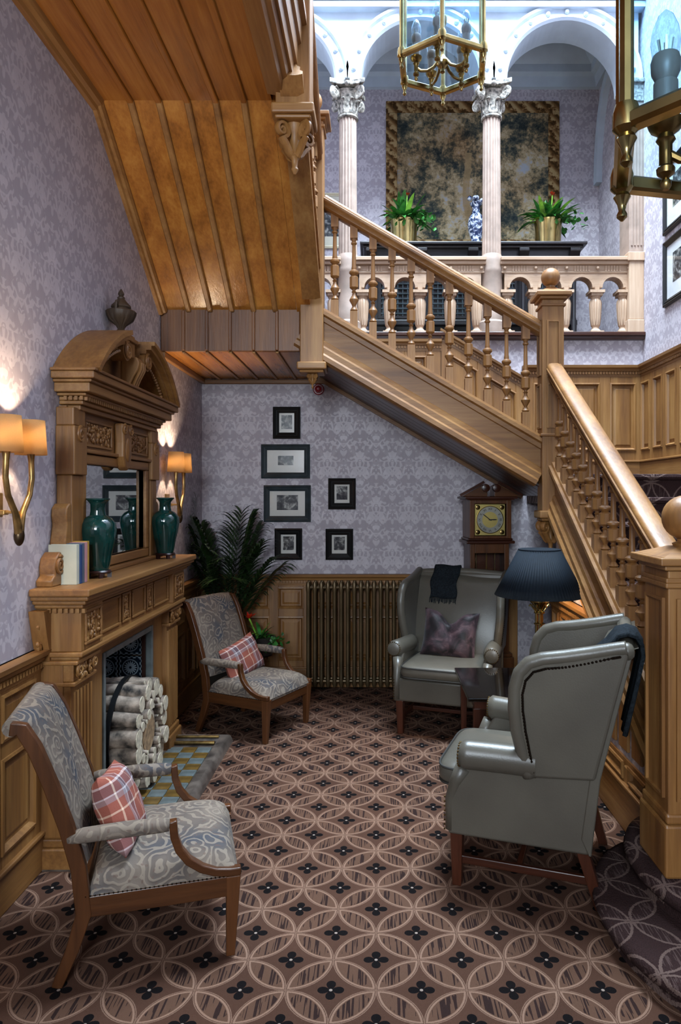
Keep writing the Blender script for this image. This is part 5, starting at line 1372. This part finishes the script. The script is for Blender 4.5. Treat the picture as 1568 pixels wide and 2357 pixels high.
# ================================================================ pictures
def picture(x0, x1, z0, z1, fm, label, img, fw=0.045, mt=0.03, axis='y', pos=YB, group=None, imgf=0.5, mat='mount'):
    """frame against a wall: axis 'y' faces -y at y=pos, 'x' faces -x at x=pos (x0,x1 are then y)"""
    loc = ((x0 + x1) / 2, pos, z0) if axis == 'y' else (pos, (x0 + x1) / 2, z0)
    t = thing('framed_picture', label, 'picture', loc, 0 if axis == 'y' else R(-90), group=group)
    if axis == 'y': w_ = x1 - x0
    else: w_ = x1 - x0
    h_ = z1 - z0; hw = w_ / 2
    prf = [(0, 0), (0, 0.022), (0.012, 0.028), (fw * 0.55, 0.018), (fw * 0.62, 0.024), (fw, 0.014), (fw, 0)]
    path = [(-hw, 0, 0), (hw, 0, 0), (hw, 0, h_), (-hw, 0, h_)]
    # sweep a frame in the xz plane, profile x inward, y out of the wall
    lv = prf; v = []; f = []
    for e, d in lv:
        v += [(-hw + e, -d, e), (hw - e, -d, e), (hw - e, -d, h_ - e), (-hw + e, -d, h_ - e)]
    for i in range(len(lv) - 1):
        for k in range(4): f.append((i * 4 + k, i * 4 + (k + 1) % 4, (i + 1) * 4 + (k + 1) % 4, (i + 1) * 4 + k))
    obj(B().add(v, f), 'frame', fm, t, smooth=0)
    obj(B().box(-hw + fw - 0.004, hw - fw + 0.004, -0.006, -0.001, fw - 0.004, h_ - fw + 0.004), 'mount', mat, t, smooth=0)
    iw, ih = (w_ - 2 * fw) , (h_ - 2 * fw)
    obj(B().box(-iw * imgf / 2, iw * imgf / 2, -0.0075, -0.006, h_ / 2 - ih * imgf * 0.5 + ih * 0.04, h_ / 2 + ih * imgf * 0.5 + ih * 0.04), 'print', img, t, smooth=0)
    obj(B().box(-hw + fw - 0.003, hw - fw + 0.003, -0.0115, -0.0105, fw - 0.003, h_ - fw + 0.003), 'glass', 'pictureglass', t, smooth=0)
    return t
def pxb(a, b_, Y=YB): return ((a - 866) / 1600 * Y, (b_ - 866) / 1600 * Y)
def pzb(a, b_, Y=YB): return (1.7 - (b_ - 1140) / 1600 * Y, 1.7 - (a - 1140) / 1600 * Y)
for i, (xa, xb, ya_, yb2, fm, lab, fw, imf) in enumerate((
    (629, 692, 937, 1010, 'blackframe', 'small black framed portrait print at the top of the wall group', 0.055, 0.72),
    (602, 714, 1023, 1101, 'slateframe', 'wide slate framed print below the top portrait, reflecting a window', 0.052, 0.42),
    (608, 716, 1117, 1201, 'slateframe', 'wide slate framed engraving with broad cream mount', 0.052, 0.60),
    (756, 819, 1101, 1172, 'blackframe', 'small black framed portrait to the right of the wide engraving', 0.055, 0.72),
    (633, 696, 1216, 1288, 'blackframe', 'small black framed portrait beside the palm at the bottom of the group', 0.055, 0.72),
    (750, 813, 1217, 1288, 'blackframe', 'small black framed portrait above the radiator, lowest on the right', 0.055, 0.72))):
    x0, x1 = pxb(xa, xb); z0, z1 = pzb(ya_, yb2)
    picture(x0, x1, z0, z1, fm, lab, 'print_%d' % i, fw, imgf=imf, group='prints on the back wall')
picture(5.12, 5.72, 3.24, 3.77, 'blackframe', 'black framed print on the right wall, lower of two', 'print_7', 0.05, axis='x', pos=XR, imgf=0.55, mat='white', group='prints on the right wall')
picture(5.12, 5.72, 3.83, 4.40, 'blackframe', 'black framed print on the right wall, upper of two', 'print_8', 0.05, axis='x', pos=XR, imgf=0.55, mat='white', group='prints on the right wall')
picture(-0.62, -0.30, 4.33, 4.92, 'cream', 'cream picture on the gallery wall behind the first column', 'print_6', 0.03, pos=YG, imgf=0.7, mat='cream')
al = thing('fire_alarm', 'round red fire alarm beacon under the landing post', 'alarm', ((734 - 866) / 1600 * YB, YB, 1.7 + 243 / 1600 * YB))
obj(B().lathe([(0.048, 0), (0.05, -0.02), (0.042, -0.03)], seg=24, T=Matrix.Rotation(R(-90), 4, 'X') @ Matrix.Diagonal((1, 1, 1, 1))).warp(lambda x, y, z: (x, -abs(y), z)), 'alarm_base', 'alarm', al)
obj(B().ball((0, -0.03, 0), 0.036, 16, 8, (1, 0.9, 1)), 'alarm_dome', 'alarm', al)
b = B()
for k in range(16): a = 2 * PI * k / 16; b.ball((0.03 * math.cos(a), -0.05, 0.03 * math.sin(a)), 0.004, 5, 4)
b.ball((0, -0.063, 0), 0.012, 8, 6); obj(b, 'alarm_lens', 'book_pink', al)
# ================================================================ plants
def strap_leaf(b, base, az, L, lift, droop, w_, n=8, twist=0.0):
    d = Vector((math.cos(az), math.sin(az), 0)); s = Vector((-d.y, d.x, 0)); base = Vector(base); v = []; f = []
    for i in range(n + 1):
        t = i / n
        p = base + d * (L * math.cos(lift) * t) + Vector((0, 0, L * math.sin(lift) * t - droop * L * t * t))
        wd = w_ * math.sin(PI * min(1, 0.12 + 0.88 * t)) ** 0.8 if t < 1 else 0.0008
        v += [p - s * wd, p + Vector((0, 0, -wd * 0.35)), p + s * wd]
    for i in range(n):
        for k in range(2): f.append((i * 3 + k, i * 3 + k + 1, (i + 1) * 3 + k + 1, (i + 1) * 3 + k))
    b.add(v, f)
def frond(root, base, az, L, lift, droop, seed, mat='leaf_dark', nl=16, ll=0.36, pair=1.1):
    rn = random.Random(seed); d = Vector((math.cos(az), math.sin(az), 0)); s = Vector((-d.y, d.x, 0)); base = Vector(base)
    def P(t): return base + d * (L * math.cos(lift) * t * (1 + 0.1 * t)) + Vector((0, 0, L * math.sin(lift) * t - droop * L * t ** 2.6))
    fr_ = obj(B().tube([P(i / 12) for i in range(13)], [0.008 - 0.006 * i / 12 for i in range(13)], 6).warp(lambda x, y, z: (max(x, XL + 0.02), min(y, YB - 0.02), z)), 'frond', mat, root, smooth=180)
    b = B()
    for i in range(nl):
        t = 0.36 + 0.64 * i / (nl - 1); p = P(t); tan = (P(min(1, t + 0.02)) - P(t - 0.02)).normalized()
        for sg in (-1, 1):
            ln = ll * (0.55 + 0.45 * math.sin(PI * (0.15 + 0.8 * i / nl))) * rn.uniform(0.85, 1.1)
            dirv = (tan * pair + s * sg * 0.95 + Vector((0, 0, rn.uniform(0.0, 0.35)))).normalized()
            side = dirv.cross(Vector((0, 0, 1))).normalized(); v = []; f = []; m = 6
            for k in range(m + 1):
                q = k / m; c = p + dirv * ln * q + Vector((0, 0, -0.55 * ln * q * q)); wd = 0.0145 * math.sin(PI * min(1, 0.2 + 0.8 * q)) if k < m else 0.0005
                v += [c - side * wd, c + side * wd]
            for k in range(m): f.append((2 * k, 2 * k + 1, 2 * k + 3, 2 * k + 2))
            b.add(v, f)
    b.warp(lambda x, y, z: (max(x, XL + 0.02), min(y, YB - 0.02), z))
    obj(b, 'leaflets', mat, fr_, smooth=0)['kind'] = 'stuff'
pm = thing('potted_palm', 'dark kentia palm in a black pot behind the far paisley chair', 'plant', (-1.26, 5.86, 0), world=True)
px, py = -1.26, 5.86
obj(B().lathe([(0.13, 0), (0.15, 0.02), (0.175, 0.34), (0.18, 0.42), (0.19, 0.44), (0.185, 0.46), (0.165, 0.455), (0.16, 0.42)], (px, py, 0), 32), 'pot', 'pot', pm)
obj(B().lathe([(0.16, 0.41), (0.02, 0.43)], (px, py, 0), 20), 'soil', 'firebox', pm)
for i, (az, L, li, dr) in enumerate(((170, 1.45, 78, 0.20), (150, 1.20, 80, 0.22), (60, 1.22, 84, 0.16), (25, 1.18, 80, 0.22), (-20, 1.10, 77, 0.25), (-70, 1.0, 76, 0.28), (195, 1.15, 76, 0.3), (240, 1.05, 78, 0.25), (95, 1.1, 80, 0.2), (5, 0.86, 66, 0.2), (200, 1.32, 79, 0.25), (300, 1.2, 83, 0.18), (215, 1.28, 81, 0.24), (340, 0.95, 70, 0.22), (280, 0.85, 72, 0.3), (20, 1.30, 83, 0.22))):
    frond(pm, (px + 0.03 * math.cos(R(az)), py + 0.03 * math.sin(R(az)), 0.42), R(az), L * 1.1, R(li), dr, 40 + i)
gz = thing('bromeliad', 'red flowering bromeliad and ivy at the foot of the palm', 'plant', (-0.97, 5.83, 0), world=True)
gx, gy = -0.97, 5.83
obj(B().lathe([(0.10, 0), (0.10, 0.03), (0.035, 0.05), (0.035, 0.34), (0.10, 0.36)], (gx, gy, 0), 20), 'plant_stand', 'mahog_z', gz)
obj(B().lathe([(0.08, 0.36), (0.10, 0.37), (0.112, 0.50), (0.117, 0.52), (0.105, 0.52), (0.10, 0.49)], (gx, gy, 0), 24), 'pot', 'pot', gz)
for i in range(14):
    b = B(); strap_leaf(b, (gx, gy, 0.49), 2 * PI * i / 14 + 0.2, random.uniform(0.2, 0.3), R(random.uniform(35, 75)), random.uniform(0.3, 0.6), 0.016); obj(b, 'leaf', 'leaf' if i % 3 else 'leaf_lime', gz, smooth=180)
b = B()
for i in range(14): strap_leaf(b, (gx - 0.08, gy - 0.08, 0.68), 2 * PI * i / 14, random.uniform(0.05, 0.085), R(random.uniform(-5, 60)), 0.1, 0.010, 4)
obj(b, 'flower', 'red', gz, smooth=180)
obj(B().tube([(gx, gy, 0.45), (gx - 0.08, gy - 0.08, 0.68)], 0.007, 6), 'flower_stem', 'leaf_lime', gz)
def ivy(root, x, y, z, n, spread, fall, mat='leaf', seed=1, sz=0.022):
    rn = random.Random(seed)
    for i in range(n):
        a = rn.uniform(0, 2 * PI); d = rn.uniform(0.2, 1) * spread; q = (x + d * math.cos(a), y + d * math.sin(a), z - fall * rn.random() * d / spread + 0.03 * rn.random())
        s_ = sz * rn.uniform(0.7, 1.3); T = Matrix.Translation(q) @ Matrix.Rotation(rn.uniform(0, 6), 4, 'Z') @ Matrix.Rotation(R(rn.uniform(10, 75)), 4, 'X')
        obj(B().add([(0, -s_, 0), (s_ * 0.8, -0.1 * s_, -0.1 * s_), (0.4 * s_, s_ * 0.8, 0), (0, s_ * 1.3, -0.2 * s_), (-0.4 * s_, s_ * 0.8, 0), (-s_ * 0.8, -0.1 * s_, -0.1 * s_), (0, 0, 0.12 * s_)], [(0, 1, 6), (1, 2, 6), (2, 3, 6), (3, 4, 6), (4, 5, 6), (5, 0, 6)], T), 'leaf', mat, root, smooth=0)
ivy(gz, gx + 0.10, gy - 0.02, 0.52, 46, 0.16, 0.20, 'leaf', 5)

# ================================================================ gallery furniture
YT = 7.05
sb = thing('gallery_sideboard', 'black carved sideboard with lattice doors behind the gallery balustrade', 'sideboard', (0.95, YT, ZG), world=True)
SX0, SX1, SZ = -0.10, 2.02, 4.20
obj(B().box(SX0 - 0.06, SX1 + 0.06, YT - 0.22, YG - 0.005, SZ - 0.03, SZ).box(SX0 - 0.03, SX1 + 0.03, YT - 0.19, YG - 0.005, SZ - 0.055, SZ - 0.03), 'top', 'ebony_x', sb, smooth=0, bevel=0.008)
obj(B().box(SX0, SX1, YT - 0.14, YG - 0.01, SZ - 0.17, SZ - 0.055), 'frieze', 'ebony_x', sb, smooth=0)
for k in range(5):
    x = SX0 + 0.05 + k * (SX1 - SX0 - 0.1) / 4
    obj(B().prism([(YT - 0.2, SZ - 0.056), (YT - 0.2, SZ - 0.085), (YT - 0.15, SZ - 0.15), (YT - 0.13, SZ - 0.16), (YT - 0.13, SZ - 0.056)], 'x', x - 0.05, x + 0.05), 'corbel', 'ebony_z', sb, smooth=0, bevel=0.006)
    obj(B().lathe([(0.035, ZG + 0.0), (0.035, ZG + 0.05), (0.022, ZG + 0.08), (0.03, ZG + 0.3), (0.018, ZG + 0.34), (0.024, ZG + 0.8), (0.03, SZ - 0.17)], (x, YT - 0.13, 0), 14), 'turned_post', 'ebony_z', sb)
obj(B().box(SX0 + 0.02, SX1 - 0.02, YT, YG - 0.02, ZG + 0.08, SZ - 0.17).box(SX0, SX1, YT - 0.16, YG - 0.02, ZG, ZG + 0.08).box(SX0, SX1, YT - 0.08, YT, ZG + 0.28, ZG + 0.33), 'carcass', 'ebony_x', sb, smooth=0, bevel=0.004)
for k in range(4):
    x0 = SX0 + 0.12 + k * (SX1 - SX0 - 0.1) / 4; x1 = x0 + 0.40
    b = B().box(x0, x1, YT - 0.02, YT, ZG + 0.36, ZG + 0.385).box(x0, x1, YT - 0.02, YT, ZG + 0.855, ZG + 0.88).box(x0, x0 + 0.03, YT - 0.02, YT, ZG + 0.385, ZG + 0.855).box(x1 - 0.03, x1, YT - 0.02, YT, ZG + 0.385, ZG + 0.855)
    dr_ = obj(b, 'lattice_door', 'ebony_z', sb, smooth=0)
    b = B()
    for i in range(7): xx = x0 + 0.05 + i * 0.05; b.box(xx - 0.006, xx + 0.006, YT - 0.014, YT - 0.004, ZG + 0.385, ZG + 0.855)
    for i in range(9): z = ZG + 0.41 + i * 0.05; b.box(x0 + 0.03, x1 - 0.03, YT - 0.018, YT - 0.006, z - 0.006, z + 0.006)
    obj(b, 'lattice', 'slateframe', dr_, smooth=0)
tp = thing('tapestry', 'large woven woodland tapestry with brown border on the gallery wall', 'tapestry', (1.03, YG, 4.30))
TW, TH = 0.925, 1.60
obj(B().box(-TW + 0.1, TW - 0.1, -0.012, -0.002, 0.12, TH - 0.12).warp(lambda x, y, z: (x, y, z - TH / 2)), 'woven_scene', 'tapestry', tp, smooth=0).location = (0, 0, TH / 2)
for nm, q in (('border', (-TW, TW, 0, 0.125)), ('border', (-TW, TW, TH - 0.125, TH)), ('border', (-TW, -TW + 0.12, 0.125, TH - 0.125)), ('border', (TW - 0.12, TW, 0.125, TH - 0.125))):
    obj(B().box(q[0], q[1], -0.022, -0.002, q[2], q[3]), nm, 'tapborder', tp, smooth=0, bevel=0.008)
def pot_plant(x, y, label, seed, lime):
    rn = random.Random(seed); p = thing('brass_planter', label, 'plant', (x, y, SZ), group='plants in brass pots on the gallery sideboard')
    obj(B().lathe([(0.11, 0), (0.125, 0.01), (0.135, 0.22), (0.142, 0.25), (0.138, 0.255), (0.128, 0.25), (0.125, 0.22)], seg=32), 'pot', 'brass', p)
    obj(B().lathe([(0.127, 0.22), (0.02, 0.23)], seg=16), 'soil', 'firebox', p)
    for i in range(88):
        b = B(); strap_leaf(b, (rn.uniform(-0.05, 0.05), rn.uniform(-0.05, 0.05), 0.22), rn.uniform(0, 2 * PI), rn.uniform(0.26, 0.46), R(rn.uniform(30, 85)), rn.uniform(0.25, 0.75), rn.uniform(0.02, 0.034))
        obj(b, 'leaf', 'leaf_lime' if rn.random() < lime else 'leaf', p, smooth=180)
    b = B()
    for i in range(10): strap_leaf(b, (0.03, -0.05, 0.50), 2 * PI * i / 10, rn.uniform(0.03, 0.05), R(rn.uniform(0, 70)), 0.1, 0.012, 4)
    obj(b, 'flower', 'red', p, smooth=180); obj(B().tube([(0.02, -0.03, 0.22), (0.03, -0.05, 0.50)], 0.006, 5), 'flower_stem', 'leaf_lime', p)
    ivy(p, 0.12, -0.05, 0.26, 60, 0.24, 0.16, 'leaf', seed, 0.03)
pv = thing('porcelain_vase', 'tall blue and white porcelain vase half hidden behind the gallery column', 'vase', ((1096 - 866) / 1600 * 6.98, 6.98, SZ))
obj(B().lathe([(0.05, 0), (0.055, 0.02), (0.045, 0.05), (0.075, 0.14), (0.085, 0.22), (0.07, 0.29), (0.04, 0.33), (0.036, 0.38), (0.06, 0.42), (0.062, 0.43), (0.04, 0.42)], seg=28), 'vase_body', 'delft', pv)
for i in range(10):
    a = R(36 * i); obj(B().ball((0.045 * math.cos(a) * (i % 2 + 0.4), 0.045 * math.sin(a) * (i % 2 + 0.4), 0.44 + 0.02 * (i % 3)), 0.026, 8, 6), 'flower_head', 'delft', pv)
pot_plant((930 - 866) / 1600 * 7.0, 7.0, 'leafy plant in a brass pot on the left of the gallery sideboard', 4, 0.05)
pot_plant((1262 - 866) / 1600 * 7.0, 7.0, 'taller lime-leaved plant in a brass pot on the right of the gallery sideboard', 9, 0.3)

# ================================================================ hexagonal lanterns
def lantern(label, loc, rz, ceil=ZTOP):
    ln = thing('hanging_lantern', label, 'lantern', loc, rz, group='hexagonal brass lanterns')
    Rr, H = 0.25, 0.66
    V = [(Rr * math.cos(R(60 * k + 30)), Rr * math.sin(R(60 * k + 30))) for k in range(6)]
    prail = [(-0.016, -0.012), (-0.010, -0.017), (0.012, -0.017), (0.018, -0.010), (0.018, 0.006), (0.010, 0.014), (-0.010, 0.014), (-0.016, 0.008)]
    for k in range(6):
        a, c = V[k], V[(k + 1) % 6]; A = Vector((a[0], a[1], 0)); C_ = Vector((c[0], c[1], 0)); d = (C_ - A).normalized()
        obj(B().sweep(prail, [A + d * 0.008, C_ - d * 0.008]), 'bottom_rail', 'brass', ln, smooth=30)
        obj(B().sweep(prail, [A + d * 0.008 + Vector((0, 0, H)), C_ - d * 0.008 + Vector((0, 0, H))]), 'top_rail', 'brass', ln, smooth=30)
        ang = math.atan2(a[1], a[0])
        obj(B().lathe([(0.016, 0.0), (0.013, 0.02), (0.013, H - 0.02), (0.016, H)], (a[0], a[1], 0), 8, rot=ang), 'post', 'brass', ln, smooth=30)
        obj(B().lathe([(0.020, 0.03), (0.024, 0.015), (0.024, -0.012), (0.014, -0.022), (0.018, -0.03), (0.010, -0.045), (0.007, -0.058), (0.011, -0.066), (0.011, -0.072), (0.003, -0.080)], (a[0], a[1], 0), 14), 'finial', 'brass', ln)
        n = d.cross(Vector((0, 0, 1))); q0 = A + d * 0.012 - n * 0.0; q1 = C_ - d * 0.012
        e = n * 0.002
        vv = [q0 - e, q1 - e, q1 + e, q0 + e]
        obj(B().add([(p.x, p.y, 0.012) for p in vv] + [(p.x, p.y, H - 0.012) for p in vv], [(0, 3, 2, 1), (4, 5, 6, 7), (0, 1, 5, 4), (1, 2, 6, 5), (2, 3, 7, 6), (3, 0, 4, 7)]), 'pane', 'glass', ln, smooth=0)
        obj(B().tube([(a[0], a[1], H), (a[0] * 0.8, a[1] * 0.8, H + 0.10), (a[0] * 0.35, a[1] * 0.35, H + 0.16), (a[0] * 0.12, a[1] * 0.12, H + 0.27), (0, 0, H + 0.30)], 0.008, 8), 'crown_arm', 'brass', ln)
    hub = obj(B().lathe([(0.008, -0.10 + 0.06), (0.014, -0.035), (0.012, -0.02), (0.03, 0.0), (0.035, 0.02), (0.022, 0.04), (0.012, 0.06), (0.010, 0.20), (0.022, 0.23), (0.026, 0.26), (0.012, 0.29), (0.008, 0.32), (0.008, H + 0.30)], seg=16), 'candelabra_hub', 'brass_old', ln)
    for k in range(5):
        a = R(188 + 72 * k); d = (math.cos(a), math.sin(a)); r = 0.145
        def pt(rr, z): return (d[0] * rr, d[1] * rr, z)
        obj(B().tube([pt(0.02, 0.03), pt(0.05, -0.01), pt(0.085, -0.03), pt(0.12, -0.03), pt(r, -0.015)], [0.009, 0.009, 0.008, 0.008, 0.009], 8), 'arm', 'brass_old', hub)
        obj(B().lathe([(0.006, -0.085), (0.010, -0.078), (0.010, -0.070), (0.006, -0.063), (0.016, -0.055), (0.017, -0.045), (0.012, -0.04), (0.012, 0.0), (0.018, 0.008), (0.014, 0.018), (0.03, 0.03), (0.034, 0.042), (0.028, 0.045)], pt(r, 0), 10), 'candle_cup', 'brass_old', hub)
        cs = obj(B().lathe([(0.022, 0.043), (0.022, 0.115), (0.018, 0.118), (0.026, 0.135), (0.027, 0.155), (0.024, 0.165)], pt(r, 0), 18), 'candle_sleeve', 'ivory', hub)
        obj(B().lathe([(0.024, 0.165), (0.027, 0.19), (0.024, 0.215), (0.014, 0.24), (0.002, 0.252)], pt(r, 0), 16), 'candle_bulb', 'bulbglass', hub)
        fb_ = B()
        for j in range(8): aa = 2 * PI * j / 8; fb_.tube([(pt(r, 0)[0] + 0.008 * math.cos(aa), pt(r, 0)[1] + 0.008 * math.sin(aa), 0.166), (pt(r, 0)[0] + 0.013 * math.cos(aa), pt(r, 0)[1] + 0.013 * math.sin(aa), 0.198)], 0.003, 4)
        obj(fb_, 'filament', 'silver', hub)
    b = B(); zt = ceil - loc[2]; z = H + 0.30; i = 0
    b.tube([(0, 0, z), (0, 0, zt)], 0.006, 6)
    while z < zt - 0.04:
        b.lathe([(0.008, z), (0.016, z + 0.02), (0.008, z + 0.04)], seg=6); z += 0.06
    obj(b, 'chain', 'brass_old', ln)
    return ln
lantern('hexagonal brass lantern hanging in the middle of the stairwell', (0.365, 3.82, 4.06), R(-6))
lantern('large nearby brass lantern cut off by the top right edge', (0.685, 1.276, 2.356), R(-17.8), 3.92)
